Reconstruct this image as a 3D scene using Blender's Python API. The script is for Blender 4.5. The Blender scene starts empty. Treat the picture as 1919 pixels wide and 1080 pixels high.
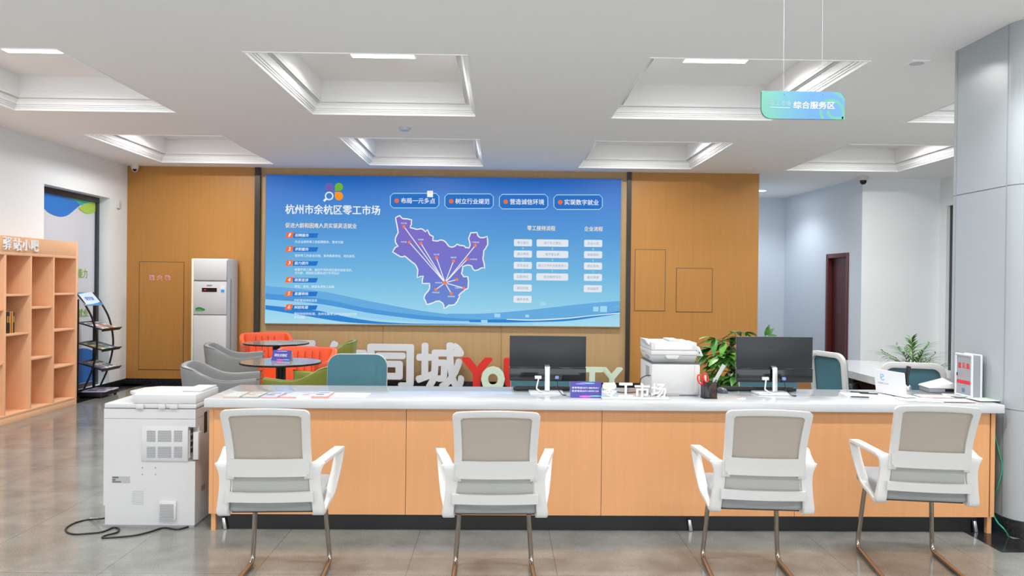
import bpy, bmesh, math, random
from mathutils import Vector, Matrix, Euler

# ------------------------------------------------------------------ camera, world, exposure
random.seed(7)
scene = bpy.context.scene
COL = scene.collection
IMG_W, IMG_H, FPX, CAM_H = 1919.0, 1080.0, 1493.0, 1.5
yaw, pitch, roll = math.radians(.77), math.radians(-.34), math.radians(.62)
FW = Vector((math.sin(yaw) * math.cos(pitch), math.cos(yaw) * math.cos(pitch), math.sin(pitch)))
_r0 = Vector((math.cos(yaw), -math.sin(yaw), 0)); _u0 = _r0.cross(FW)
RT = _r0 * math.cos(roll) + _u0 * math.sin(roll)
UP = -_r0 * math.sin(roll) + _u0 * math.cos(roll)
EYE = Vector((0, 0, CAM_H))
cam_data = bpy.data.cameras.new('camera'); cam_data.sensor_width = 36.0
cam_data.lens = FPX / IMG_W * 36.0; cam_data.clip_start = .05; cam_data.clip_end = 200
cam = bpy.data.objects.new('camera', cam_data); COL.objects.link(cam)
m3 = Matrix((RT, UP, -FW)).transposed()
cam.matrix_world = Matrix.Translation(EYE) @ m3.to_4x4()
scene.camera = cam

EXPO = 2.87
scene.view_settings.view_transform = 'Standard'
scene.view_settings.look = 'None'
scene.view_settings.exposure = EXPO
scene.view_settings.gamma = 1.0
scene.view_settings.use_curve_mapping = False
WORLD_STRENGTH, LED_WATTS = .43, 6.3
world = bpy.data.worlds.new('world'); scene.world = world; world.use_nodes = True
_bg = world.node_tree.nodes['Background']
_bg.inputs[0].default_value = (.93, .97, 1.0, 1); _bg.inputs[1].default_value = WORLD_STRENGTH


def _ray(px, py): return FW + RT * ((px - 960) / FPX) - UP * ((py - 540) / FPX)
def at_y(px, py, Y): d = _ray(px, py); return EYE + d * (Y / d.y)
def at_z(px, py, Z): d = _ray(px, py); return EYE + d * ((Z - CAM_H) / d.z)
def at_x(px, py, X): d = _ray(px, py); return EYE + d * (X / d.x)


# ------------------------------------------------------------------ materials
def lin(c):
    out = []
    for v in c:
        v /= 255.0
        out.append(v / 12.92 if v <= .04045 else ((v + .055) / 1.055) ** 2.4)
    return out

MATS = {}
def mat(name, rgb, rough=.5, metal=0.0, spec=.5, emit=0.0, alpha=1.0, noise=None, bump=None, coat=0.0):
    if name in MATS: return MATS[name]
    m = bpy.data.materials.new(name); m.use_nodes = True
    nt = m.node_tree; b = nt.nodes['Principled BSDF']
    c = lin(rgb)
    b.inputs['Base Color'].default_value = (*c, 1)
    b.inputs['Roughness'].default_value = rough
    b.inputs['Metallic'].default_value = metal
    b.inputs['Specular IOR Level'].default_value = spec
    b.inputs['Coat Weight'].default_value = coat
    b.inputs['Alpha'].default_value = alpha
    if emit:
        b.inputs['Emission Color'].default_value = (*c, 1)
        b.inputs['Emission Strength'].default_value = emit
    if noise or bump:
        tc = nt.nodes.new('ShaderNodeTexCoord'); mp = nt.nodes.new('ShaderNodeMapping')
        nt.links.new(tc.outputs['Object'], mp.inputs['Vector'])
        sc, amt = (noise or bump)
        mp.inputs['Scale'].default_value = sc
        nz = nt.nodes.new('ShaderNodeTexNoise'); nz.inputs['Scale'].default_value = 1.0
        nz.inputs['Detail'].default_value = 5
        nt.links.new(mp.outputs[0], nz.inputs['Vector'])
        if noise:
            rp = nt.nodes.new('ShaderNodeValToRGB')
            rp.color_ramp.elements[0].position = .3; rp.color_ramp.elements[1].position = .7
            rp.color_ramp.elements[0].color = (*[v * (1 - amt) for v in c], 1)
            rp.color_ramp.elements[1].color = (*[min(1, v * (1 + amt)) for v in c], 1)
            nt.links.new(nz.outputs['Fac'], rp.inputs[0])
            nt.links.new(rp.outputs[0], b.inputs['Base Color'])
        else:
            bp = nt.nodes.new('ShaderNodeBump'); bp.inputs['Strength'].default_value = amt
            bp.inputs['Distance'].default_value = .002
            nt.links.new(nz.outputs['Fac'], bp.inputs['Height'])
            nt.links.new(bp.outputs[0], b.inputs['Normal'])
    MATS[name] = m
    return m

def glow(name, rgb, strength=1.0):
    """Surface that gives off light of its own (screen pixels, lamp diffusers)."""
    if name in MATS: return MATS[name]
    m = bpy.data.materials.new(name); m.use_nodes = True
    nt = m.node_tree; nt.nodes.clear()
    e = nt.nodes.new('ShaderNodeEmission'); o = nt.nodes.new('ShaderNodeOutputMaterial')
    e.inputs[0].default_value = (*lin(rgb), 1); e.inputs[1].default_value = strength
    nt.links.new(e.outputs[0], o.inputs[0])
    MATS[name] = m
    return m

def gradient(name, stops, axis, lo, hi, emit=None, rough=.4):
    """A colour blend printed or displayed along one local axis."""
    m = bpy.data.materials.new(name); m.use_nodes = True
    nt = m.node_tree; b = nt.nodes['Principled BSDF']
    tc = nt.nodes.new('ShaderNodeTexCoord'); sp = nt.nodes.new('ShaderNodeSeparateXYZ')
    mr = nt.nodes.new('ShaderNodeMapRange'); rp = nt.nodes.new('ShaderNodeValToRGB')
    nt.links.new(tc.outputs['Object'], sp.inputs[0]); nt.links.new(sp.outputs[axis], mr.inputs[0])
    mr.inputs[1].default_value = lo; mr.inputs[2].default_value = hi
    nt.links.new(mr.outputs[0], rp.inputs[0])
    el = rp.color_ramp.elements
    while len(el) < len(stops): el.new(.5)
    for e, (p, c) in zip(el, stops):
        e.position = p; e.color = (*lin(c), 1)
    b.inputs['Roughness'].default_value = rough
    if emit:
        b.inputs['Base Color'].default_value = (.01, .012, .015, 1)
        b.inputs['Specular IOR Level'].default_value = .2
        nt.links.new(rp.outputs[0], b.inputs['Emission Color'])
        b.inputs['Emission Strength'].default_value = emit
    else:
        nt.links.new(rp.outputs[0], b.inputs['Base Color'])
    MATS[name] = m
    return m

def floor_material():
    m = bpy.data.materials.new('granite_floor'); m.use_nodes = True
    nt = m.node_tree; b = nt.nodes['Principled BSDF']; N = nt.nodes.new; L = nt.links.new
    tc = N('ShaderNodeTexCoord')
    mp = N('ShaderNodeMapping'); mp.inputs['Location'].default_value = (.473, -.195, 0); L(tc.outputs['Object'], mp.inputs[0])
    bk = N('ShaderNodeTexBrick'); bk.offset = 0.0; bk.squash = 1.0
    bk.inputs['Scale'].default_value = 1.0; bk.inputs['Brick Width'].default_value = .777
    bk.inputs['Row Height'].default_value = .777; bk.inputs['Mortar Size'].default_value = .0028
    bk.inputs['Mortar Smooth'].default_value = .1; bk.inputs['Bias'].default_value = 0
    bk.inputs['Color1'].default_value = (*lin((144, 147, 145)), 1)
    bk.inputs['Color2'].default_value = (*lin((151, 153, 150)), 1)
    bk.inputs['Mortar'].default_value = (*lin((126, 124, 120)), 1)
    L(mp.outputs[0], bk.inputs[0])
    n1 = N('ShaderNodeTexNoise'); n1.inputs['Scale'].default_value = 3.2; n1.inputs['Detail'].default_value = 7
    n1.inputs['Roughness'].default_value = .65
    L(tc.outputs['Object'], n1.inputs[0])
    n2 = N('ShaderNodeTexNoise'); n2.inputs['Scale'].default_value = 150; n2.inputs['Detail'].default_value = 3
    L(tc.outputs['Object'], n2.inputs[0])
    r1 = N('ShaderNodeValToRGB'); r1.color_ramp.elements[0].position = .3; r1.color_ramp.elements[1].position = .72
    r1.color_ramp.elements[0].color = (.62, .60, .57, 1); r1.color_ramp.elements[1].color = (1.05, 1.04, 1.02, 1)
    L(n1.outputs['Fac'], r1.inputs[0])
    r2 = N('ShaderNodeValToRGB'); r2.color_ramp.elements[0].position = .36; r2.color_ramp.elements[1].position = .6
    r2.color_ramp.elements[0].color = (.74, .73, .71, 1); r2.color_ramp.elements[1].color = (1, 1, 1, 1)
    L(n2.outputs['Fac'], r2.inputs[0])
    a = N('ShaderNodeMixRGB'); a.blend_type = 'MULTIPLY'; a.inputs[0].default_value = 1
    L(bk.outputs['Color'], a.inputs[1]); L(r1.outputs[0], a.inputs[2])
    c = N('ShaderNodeMixRGB'); c.blend_type = 'MULTIPLY'; c.inputs[0].default_value = 1
    L(a.outputs[0], c.inputs[1]); L(r2.outputs[0], c.inputs[2])
    L(c.outputs[0], b.inputs['Base Color'])
    b.inputs['Roughness'].default_value = .13
    b.inputs['Specular IOR Level'].default_value = .5
    return m

M_WALL = mat('white_paint', (234, 238, 240), .7)
M_CEIL = mat('ceiling_paint', (247, 246, 246), .8)
M_TRIM = mat('white_plaster', (250, 250, 250), .55)
M_FLOOR = floor_material()
M_BLACKSTONE = mat('black_granite', (34, 34, 36), .15, noise=((60, 60, 60), .5))
M_WOOD_WALL = mat('wall_veneer', (178, 124, 58), .38, noise=((30, 30, 1.6), .045))
M_BEIGE = mat('beige_panel', (180, 148, 104), .42, noise=((24, 24, 1.2), .05))
M_WOOD = mat('beech_laminate', (213, 154, 104), .42, noise=((45, 45, 2.2), .028))
M_BOOK = mat('bookcase_laminate', (236, 184, 142), .5, noise=((45, 45, 2.2), .03))
M_QUARTZ = mat('white_quartz', (194, 196, 199), .1, noise=((9, 9, 9), .02))
M_PLASTIC = mat('white_plastic', (212, 211, 210), .35)
M_OFFWHITE = mat('machine_white', (197, 197, 198), .4)
M_CREAM = mat('cream_plastic', (222, 218, 196), .4)
M_GREYDARK = mat('vent_grey', (140, 141, 146), .6)
M_BLACK = mat('black_plastic', (13, 13, 14), .4)
M_BLACKGLOSS = mat('black_gloss', (16, 19, 22), .08)
M_MONITOR = mat('monitor_back', (19, 25, 30), .38)
M_CHROME = mat('chrome_tube', (176, 166, 156), .16, metal=1.0)
M_ALU = mat('brushed_aluminium', (206, 208, 212), .3, metal=.85)
M_ALUWHITE = mat('satin_aluminium', (214, 216, 220), .35, metal=.35)
M_SEAT = mat('grey_seat_fabric', (150, 151, 152), .9, bump=((900, 900, 900), .3))  # darker than the matching back pad: shade on the seat put into its colour
M_MESH = mat('grey_mesh', (184, 174, 164), .8, alpha=.86, bump=((900, 900, 900), .3))
M_TEAL = mat('teal_mesh', (72, 122, 138), .8, alpha=.86)
M_PILLAR = mat('pillar_panel', (167, 173, 177), .3)
M_GROOVE = mat('joint_brown', (88, 80, 68), .8)  # dark brown of the joints between panels
M_WHITE = mat('paper_white', (222, 223, 226), .6)
M_RED = mat('sign_red', (214, 44, 32), .4)
M_PALEGREEN = mat('sign_pale_green', (206, 224, 204), .4)
M_LETTER = mat('letter_white', (212, 214, 219), .4)
M_CORR = mat('corridor_paint', (214, 221, 230), .7)
M_DARKWOOD = mat('mahogany_door', (74, 22, 20), .35, noise=((20, 20, 2), .25))
M_DARKWOOD2 = mat('mahogany_frame', (96, 34, 34), .35)


# ------------------------------------------------------------------ mesh builder
class MB:
    def __init__(s, T=None):
        s.v = []; s.f = []; s.fm = []; s.mi = 0; s.T = T or Matrix()
    def add(s, verts, faces, T=None):
        A = s.T @ T if T is not None else s.T
        n = len(s.v)
        s.v += [A @ Vector(p) for p in verts]
        s.f += [tuple(n + i for i in f) for f in faces]
        s.fm += [s.mi] * len(faces)
        return s
    def box(s, x0, x1, y0, y1, z0, z1, T=None):
        v = [(x0, y0, z0), (x1, y0, z0), (x1, y1, z0), (x0, y1, z0), (x0, y0, z1), (x1, y0, z1), (x1, y1, z1), (x0, y1, z1)]
        f = [(3, 2, 1, 0), (4, 5, 6, 7), (0, 1, 5, 4), (1, 2, 6, 5), (2, 3, 7, 6), (3, 0, 4, 7)]
        return s.add(v, f, T)
    def prism(s, poly, z0, z1, T=None):
        """poly: counter-clockwise (x, y) outline, extruded along local z."""
        n = len(poly)
        v = [(x, y, z0) for x, y in poly] + [(x, y, z1) for x, y in poly]
        f = [tuple(range(n))[::-1], tuple(range(n, 2 * n))]
        f += [(i, (i + 1) % n, n + (i + 1) % n, n + i) for i in range(n)]
        return s.add(v, f, T)
    def lathe(s, prof, seg=24, T=None, cap=True):
        v = []; f = []
        for r, z in prof:
            for k in range(seg):
                a = 2 * math.pi * k / seg
                v.append((r * math.cos(a), r * math.sin(a), z))
        for i in range(len(prof) - 1):
            for k in range(seg):
                k2 = (k + 1) % seg
                f.append((i * seg + k, i * seg + k2, (i + 1) * seg + k2, (i + 1) * seg + k))
        if cap:
            f.append(tuple(range(seg))[::-1]); f.append(tuple(range((len(prof) - 1) * seg, len(prof) * seg)))
        return s.add(v, f, T)
    def tube(s, path, r, seg=10, closed=False, T=None):
        P = [Vector(p) for p in path]; n = len(P); v = []; f = []
        rr = r if isinstance(r, (list, tuple)) else [r] * n
        t0 = (P[1] - P[0]).normalized()
        ref = Vector((0, 0, 1)) if abs(t0.z) < .9 else Vector((1, 0, 0))
        nrm = (ref - t0 * ref.dot(t0)).normalized()
        for i in range(n):
            if closed: t = (P[(i + 1) % n] - P[i - 1])
            else: t = P[min(i + 1, n - 1)] - P[max(i - 1, 0)]
            t.normalize()
            nrm = (nrm - t * nrm.dot(t)).normalized(); b = t.cross(nrm)
            for k in range(seg):
                a = 2 * math.pi * k / seg
                v.append(P[i] + (nrm * math.cos(a) + b * math.sin(a)) * rr[i])
        m = n if closed else n - 1
        for i in range(m):
            j = (i + 1) % n
            for k in range(seg):
                k2 = (k + 1) % seg
                f.append((i * seg + k, i * seg + k2, j * seg + k2, j * seg + k))
        if not closed:
            f.append(tuple(range(seg))[::-1]); f.append(tuple(range((n - 1) * seg, n * seg)))
        return s.add(v, f, T)
    def band(s, path, wid, thk, side=(1, 0, 0), closed=False, T=None):
        """Rectangular section swept along a path; wid runs along `side`."""
        P = [Vector(p) for p in path]; n = len(P); S = Vector(side).normalized(); v = []; f = []
        W = wid if isinstance(wid, (list, tuple)) else [wid] * n
        H = thk if isinstance(thk, (list, tuple)) else [thk] * n
        for i in range(n):
            t = (P[(i + 1) % n] - P[i - 1]) if closed else (P[min(i + 1, n - 1)] - P[max(i - 1, 0)])
            t = (t - S * t.dot(S)).normalized(); nn = t.cross(S)
            for a, b in ((-1, -1), (1, -1), (1, 1), (-1, 1)):
                v.append(P[i] + S * (a * W[i] / 2) + nn * (b * H[i] / 2))
        m = n if closed else n - 1
        for i in range(m):
            j = (i + 1) % n
            for k in range(4):
                k2 = (k + 1) % 4
                f.append((i * 4 + k, j * 4 + k, j * 4 + k2, i * 4 + k2))
        if not closed:
            f.append((0, 1, 2, 3)); f.append(tuple((n - 1) * 4 + k for k in (3, 2, 1, 0)))
        return s.add(v, f, T)
    def grid(s, rows, T=None, thick=None, closed_u=False):
        """rows: list of rows of points; thick: offset vector function or None."""
        n, m = len(rows), len(rows[0])
        v = [p for r in rows for p in r]; f = []
        for i in range(n - 1):
            for j in range(m - (0 if closed_u else 1)):
                j2 = (j + 1) % m
                f.append((i * m + j, i * m + j2, (i + 1) * m + j2, (i + 1) * m + j))
        return s.add(v, f, T)
    def text(s, txt, T, w=None, h=None, bold=0.0, extrude=0.0, res=2, slant=0.0, align='C'):
        tv, tf = text_geo(txt, 0.0, extrude, res, slant)
        x0 = min(p[0] for p in tv); x1 = max(p[0] for p in tv); y0 = min(p[1] for p in tv); y1 = max(p[1] for p in tv)
        sx = (w / (x1 - x0)) if w else None; sy = (h / (y1 - y0)) if h else None
        sx = sx or sy; sy = sy or sx
        cx = (x0 + x1) / 2 if align == 'C' else x0
        cy = (y0 + y1) / 2 if align == 'C' else y0
        if bold:
            k = 0
            for dx, dy in [(bold * math.cos(q * math.pi / 4), bold * math.sin(q * math.pi / 4)) for q in range(8 if extrude else 4)]:
                s.add([((p[0] - cx + dx) * sx, (p[1] - cy + dy) * sy, p[2] * (1 + .02 * k) + .00012 * k) for p in tv], tf, T); k += 1
            return s
        return s.add([((p[0] - cx) * sx, (p[1] - cy) * sy, p[2]) for p in tv], tf, T)
    def build(s, name, mats, parent=None, bevel=0.0, seg=2, smooth=None, recalc=True, merge=False, subsurf=0):
        me = bpy.data.meshes.new(name)
        me.from_pydata([tuple(p) for p in s.v], [], s.f)
        if not isinstance(mats, (list, tuple)): mats = [mats]
        for m in mats: me.materials.append(m)
        me.polygons.foreach_set('material_index', s.fm)
        if recalc or bevel or merge:
            bm = bmesh.new(); bm.from_mesh(me)
            if merge: bmesh.ops.remove_doubles(bm, verts=bm.verts, dist=1e-5)
            if recalc: bmesh.ops.recalc_face_normals(bm, faces=bm.faces)
            if bevel:
                es = [e for e in bm.edges if len(e.link_faces) == 2 and e.calc_face_angle(0) > math.radians(35)]
                bmesh.ops.bevel(bm, geom=es, offset=bevel, segments=seg, profile=.5, affect='EDGES', clamp_overlap=True)
            bm.to_mesh(me); bm.free()
        if smooth is None: smooth = 40 if bevel else 0
        if smooth:
            me.polygons.foreach_set('use_smooth', [True] * len(me.polygons))
            me.set_sharp_from_angle(angle=math.radians(smooth))
        me.update()
        o = bpy.data.objects.new(name, me); COL.objects.link(o)
        if parent is not None: o.parent = parent
        if subsurf:
            md = o.modifiers.new('subdivision', 'SUBSURF'); md.levels = subsurf; md.render_levels = subsurf
        return o

_TXT = {}
def text_geo(txt, bold, extrude, res, slant):
    key = (txt, bold, extrude, res, slant)
    if key in _TXT: return _TXT[key]
    c = bpy.data.curves.new('lettering', 'FONT'); c.body = txt; c.size = 1; c.resolution_u = res
    c.offset = bold; c.extrude = extrude; c.shear = slant
    o = bpy.data.objects.new('lettering', c); COL.objects.link(o)
    dg = bpy.context.evaluated_depsgraph_get(); dg.update()
    me = bpy.data.meshes.new_from_object(o.evaluated_get(dg))
    r = ([tuple(v.co) for v in me.vertices], [tuple(p.vertices) for p in me.polygons])
    bpy.data.objects.remove(o); bpy.data.curves.remove(c); bpy.data.meshes.remove(me)
    _TXT[key] = r
    return r

def basis(ex, ey, ez, o):
    ex, ey, ez = Vector(ex), Vector(ey), Vector(ez)
    M = Matrix((ex, ey, ez)).transposed().to_4x4(); M.translation = Vector(o)
    return M
def facing_cam(o): return basis((1, 0, 0), (0, 0, 1), (0, -1, 0), o)      # drawn on a plane that faces -Y
def facing_right(o): return basis((0, 1, 0), (0, 0, 1), (1, 0, 0), o)     # on the left wall, faces +X
def facing_left(o): return basis((0, -1, 0), (0, 0, 1), (-1, 0, 0), o)
def TR(x, y, z, rz=0, rx=0, ry=0): return Matrix.Translation((x, y, z)) @ Euler((rx, ry, rz)).to_matrix().to_4x4()

def smooth_path(pts, n=6, closed=False):
    P = [Vector(p) for p in pts]; out = []; N = len(P)
    for i in range(N if closed else N - 1):
        p1 = P[i]; p2 = P[(i + 1) % N]
        p0 = P[i - 1] if (closed or i > 0) else p1 * 2 - p2
        p3 = P[(i + 2) % N] if (closed or i + 2 < N) else p2 * 2 - p1
        for k in range(n):
            t = k / n
            out.append(.5 * ((2 * p1) + (p2 - p0) * t + (2 * p0 - 5 * p1 + 4 * p2 - p3) * t * t + (3 * p1 - p0 - 3 * p2 + p3) * t ** 3))
    if not closed: out.append(P[-1])
    return out

def rrect(x0, x1, y0, y1, r, n=5):
    if not isinstance(r, (tuple, list)): r = (r,) * 4
    out = []
    for (cx, cy, a0, rr) in ((x1 - r[0], y0 + r[0], -90, r[0]), (x1 - r[1], y1 - r[1], 0, r[1]), (x0 + r[2], y1 - r[2], 90, r[2]), (x0 + r[3], y0 + r[3], 180, r[3])):
        for k in range(n + 1):
            a = math.radians(a0 + 90 * k / n); out.append((cx + rr * math.cos(a), cy + rr * math.sin(a)))
    return out

def thing(name, label, cat, loc=(0, 0, 0), rz=0, group=None):
    o = bpy.data.objects.new(name, None); o.empty_display_size = .1; COL.objects.link(o)
    o.location = loc; o.rotation_euler = (0, 0, rz)
    return tag(o, label, cat, group)
def tag(o, label, cat, group=None):
    o['label'] = label; o['category'] = cat
    if group: o['group'] = group
    return o
def structure(o, label=None, cat=None):
    o['kind'] = 'structure'
    if label: o['label'] = label
    if cat: o['category'] = cat
    return o
def copy_tree(o, parent=None):
    c = o.copy(); COL.objects.link(c)
    if parent is not None: c.parent = parent
    for ch in list(o.children): copy_tree(ch, c)
    return c

# ------------------------------------------------------------------ room shell
CZ = 3.12                   # ceiling height
XL, XR, YB = -5.36, 6.49, 11.47
Y0 = -5.0
COF_X = [(-4.70, -3.157), (-1.84, -.268), (1.05, 2.615), (3.945, 5.52)]
COF_Y = [(-.96, 1.10), (2.36, 4.42), (5.68, 7.745), (9.0, 11.06)]

mb = MB(); mb.box(XL - .6, XR + .8, Y0, 15.2, -.2, 0)
structure(mb.build('floor', M_FLOOR), 'polished grey brown granite tile floor', 'floor')
# dark granite border strips lying flush round the walls and the column
mb = MB(); mb.box(XL, XL + .28, Y0, YB, 0, .002); mb.box(XL, 3.7, YB - .28, YB, 0, .002)
mb.box(2.86, 4.0, 4.48, 4.72, 0, .002); mb.box(2.86, 3.08, 4.72, 5.6, 0, .002)
structure(mb.build('trim_1', M_BLACKSTONE), 'black granite border strip set in the floor', 'floor border')

# ceiling slab with coffers
xs = sorted({XL - .6, XR + .8} | {v for p in COF_X for v in p}); ys = sorted({Y0, 15.2} | {v for p in COF_Y for v in p})
mb = MB()
for i in range(len(xs) - 1):
    for j in range(len(ys) - 1):
        if (xs[i], xs[i + 1]) in COF_X and (ys[j], ys[j + 1]) in COF_Y: continue
        mb.add([(xs[i], ys[j], CZ), (xs[i], ys[j + 1], CZ), (xs[i + 1], ys[j + 1], CZ), (xs[i + 1], ys[j], CZ)], [(0, 1, 2, 3)])
INS, CTOP = .095, 3.42
for a, b in COF_X:
    for c, d in COF_Y:
        x0, x1, y0, y1 = a + INS, b - INS, c + INS, d - INS
        v = [(x0, y0, CZ + .1), (x1, y0, CZ + .1), (x1, y1, CZ + .1), (x0, y1, CZ + .1), (x0, y0, CTOP), (x1, y0, CTOP), (x1, y1, CTOP), (x0, y1, CTOP)]
        mb.add(v, [(0, 1, 5, 4), (1, 2, 6, 5), (2, 3, 7, 6), (3, 0, 4, 7), (4, 5, 6, 7)])
structure(mb.build('ceiling', M_CEIL, recalc=False), 'white painted ceiling with sunken coffers', 'ceiling')
PROF = [(0, -.006), (0, .018), (.015, .018), (.015, .026), (.009, .026), (.009, .032), (.024, .032), (.024, .041), (.018, .041), (.018, .047), (.034, .047), (.038, .060), (.045, .074), (.058, .088),
        (.058, .094), (.051, .094), (.051, .100), (.068, .100), (.068, .108), (.061, .108), (.061, .114), (.082, .114), (.082, .123), (.0995, .123), (.0995, .142), (INS - .002, .142)]
n = 2
for a, b in COF_X:
    for c, d in COF_Y:
        mb = MB()
        rows = []
        for ins, z in PROF:
            rows.append([(a + ins, c + ins, CZ + z), (b - ins, c + ins, CZ + z), (b - ins, d - ins, CZ + z), (a + ins, d - ins, CZ + z)])
        mb.grid(rows, closed_u=True)
        o = ('-.02',)
        mb.grid([[(a - .012, c - .012, CZ - .006), (b + .012, c - .012, CZ - .006), (b + .012, d + .012, CZ - .006), (a - .012, d + .012, CZ - .006)], rows[0]], closed_u=True)
        mb.grid([[(a - .012, c - .012, CZ), (b + .012, c - .012, CZ), (b + .012, d + .012, CZ), (a - .012, d + .012, CZ)],
                 [(a - .012, c - .012, CZ - .006), (b + .012, c - .012, CZ - .006), (b + .012, d + .012, CZ - .006), (a - .012, d + .012, CZ - .006)]], closed_u=True)
        structure(mb.build('trim_%d' % n, M_TRIM, recalc=False), 'white stepped plaster moulding round a ceiling coffer', 'moulding'); n += 1

# left wall with window opening
WY0, WY1, WZ0, WZ1 = 9.40, 10.97, .06, 2.605
mb = MB()
for (y0, y1, z0, z1) in ((Y0, WY0, 0, CZ), (WY1, YB + .1, 0, CZ), (WY0, WY1, WZ1, CZ), (WY0, WY1, 0, WZ0)):
    mb.box(XL - .3, XL, y0, y1, z0, z1)
structure(mb.build('wall_left', M_WALL), 'white painted left wall', 'wall')
win = structure(bpy.data.objects.new('window_1', None), 'tall left wall window with frosted film and dark frame', 'window'); COL.objects.link(win)
mb = MB(); fx0, fx1 = XL - .2, XL - .14
mb.box(fx0, fx1, WY0, WY1, WZ1 - .07, WZ1); mb.box(fx0, fx1, WY0, WY1, WZ0, WZ0 + .05)
mb.box(fx0, fx1, WY1 - .07, WY1, WZ0 + .05, WZ1 - .07); mb.box(fx0, fx1, WY0, WY0 + .07, WZ0 + .05, WZ1 - .07)
mb.build('window_frame', mat('anthracite_frame', (48, 54, 60), .4), win, bevel=.006)
mb = MB(); mb.box(fx0 + .02, fx0 + .03, WY0 + .07, WY1 - .07, WZ0 + .05, WZ1 - .07)
mb.build('frosted_pane', mat('frosted_film', (214, 220, 231), .18), win)
# waves printed on the film
wx = fx0 + .032
def film(name, poly, m, k=0):
    b_ = MB(); b_.prism(poly, 0, .001, facing_right((wx + .0012 * k, 0, 0))); return b_.build(name, m, win)
M_FB = mat('film_blue', (28, 124, 214), .3); M_FG = mat('film_green', (46, 178, 160), .3); M_FL = mat('film_lime', (168, 208, 74), .3)
zt = WZ1 - .07
def fpt(u, v): p = at_x(u / 2.16, 280 + v / 2.16, wx); return Vector((p.y, min(p.z, zt), 0))
def fpoly(pts): return [(p.x, min(p.y, zt)) for p in smooth_path([fpt(*q) for q in pts], 4)]
film('blue_wave', [(WY0 + .08, zt)] + [(WY0 + .08, zt - .5)] + fpoly([(150, 215), (180, 240), (205, 260), (240, 272), (272, 268), (300, 247), (325, 226)])+ fpoly([(325, 226), (300, 206), (260, 188), (235, 178)]), M_FB, 2)
film('green_wave', fpoly([(235, 176), (290, 206), (325, 226), (350, 218), (380, 209)]), M_FG, 1)
film('lime_wave', fpoly([(318, 238), (335, 253), (355, 261), (380, 256), (396, 238), (404, 222)]) + fpoly([(404, 210), (370, 212), (340, 224), (318, 238)])[:-1], M_FL, 3)
film('low_blue_wave', [(WY0 + .08, WZ0 + .06), (WY1 - .08, WZ0 + .06)] + [(WY1 - .08 - (WY1 - WY0 - .16) * k / 20, .52 + .06 * math.sin(k * .35)) for k in range(21)], mat('film_deep_blue', (18, 108, 196), .3), 0)
mb = MB()
M_FT = mat('film_lettering', (140, 196, 66), .4)
for s_, px0, px1, py0, py1 in (('能力', 147, 164, 504, 521), ('就业', 146, 166, 578, 595)):
    a = at_x(px0, py1, wx); b = at_x(px1, py0, wx)
    mb.text(s_, facing_right((wx + .003, (a.y + b.y) / 2, (a.z + b.z) / 2)), w=b.y - a.y, h=abs(b.z - a.z), bold=.012)
mb.build('film_lettering', M_FT, win)

# back wall panels
mb = MB(); mb.box(XL, -3.54, YB, YB + .2, 0, CZ); mb.box(1.86, 3.71, YB, YB + .2, 0, CZ)
structure(mb.build('wall_back', M_WOOD_WALL), 'orange brown wood veneer panels of the back wall', 'wall')
mb = MB(); mb.box(-3.54, 1.86, YB + .03, YB + .2, 0, CZ)
structure(mb.build('wall_feature', M_BEIGE), 'beige panelled middle of the back wall behind the display', 'wall')
mb = MB(); mb.box(-3.54, -3.465, YB - .025, YB + .03, 0, CZ); mb.box(1.80, 1.86, YB - .025, YB + .03, 0, CZ)
structure(mb.build('trim_50', mat('dark_bronze', (58, 54, 50), .35, metal=.4)), 'dark vertical strips beside the beige middle of the back wall', 'trim')
mb = MB()
for px in (718, 940):
    x = at_y(px, 630, YB + .03).x; mb.box(x - .003, x + .003, YB + .0285, YB + .03, 0, .9)
for px in (355, 1300):
    x = at_y(px, 400, YB).x; mb.box(x - .0015, x + .0015, YB - .0008, YB, 0, CZ)
structure(mb.build('trim_51', mat('seam_brown', (140, 104, 60), .7)), 'thin seams between back wall panels', 'seam')
mb = MB(); mb.box(XL, 3.71, YB - .012, YB, 0, .08)
structure(mb.build('baseboard_back', M_BLACKSTONE), 'black stone baseboard along the back wall', 'baseboard')
mb = MB(); mb.box(XL, XL + .012, Y0, YB, 0, .08)
structure(mb.build('baseboard_left', M_BLACKSTONE), 'black stone baseboard along the left wall', 'baseboard')

# corridor beyond the right end of the wood wall, and the white wall to its right
mb = MB(); mb.box(3.51, 3.71, YB + .2, 14.75, 0, CZ)
structure(mb.build('wall_corridor_left', M_CORR), 'left wall of the corridor', 'wall')
mb = MB(); mb.box(3.71, 5.4, 14.55, 14.75, 0, CZ)
structure(mb.build('wall_corridor_end', M_CORR), 'pale end wall of the corridor', 'wall')
CA, CB = Vector((5.19, 14.55)), Vector((5.33, 11.73))
cd = (CB - CA).normalized(); cn = Vector((-cd.y, cd.x)) * -1
if cn.x > 0: cn = -cn
def corr(s_, off=0): p = CA + cd * s_ + cn * off; return (p.x, p.y)
CL = (CB - CA).length
def corr_s(px, py):
    d = _ray(px, py); # hit with the slanted wall
    A = Vector((CA.x, CA.y)); t = ((A.x) * cn.x + A.y * cn.y) / (d.x * cn.x + d.y * cn.y)
    p = EYE + d * t; return (Vector((p.x, p.y)) - CA).dot(cd), p.z
s0, zd = corr_s(1550, 477); s1, zd2 = corr_s(1592, 473); zd = (zd + zd2) / 2
mb = MB()
for (a, b, z0, z1) in ((0, s0, 0, CZ), (s1, CL, 0, CZ), (s0, s1, zd, CZ)):
    mb.prism([corr(a, 0), corr(b, 0), corr(b, -.2), corr(a, -.2)], z0, z1)
structure(mb.build('wall_corridor_right', M_CORR), 'slanting right wall of the corridor with the door', 'wall')
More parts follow.
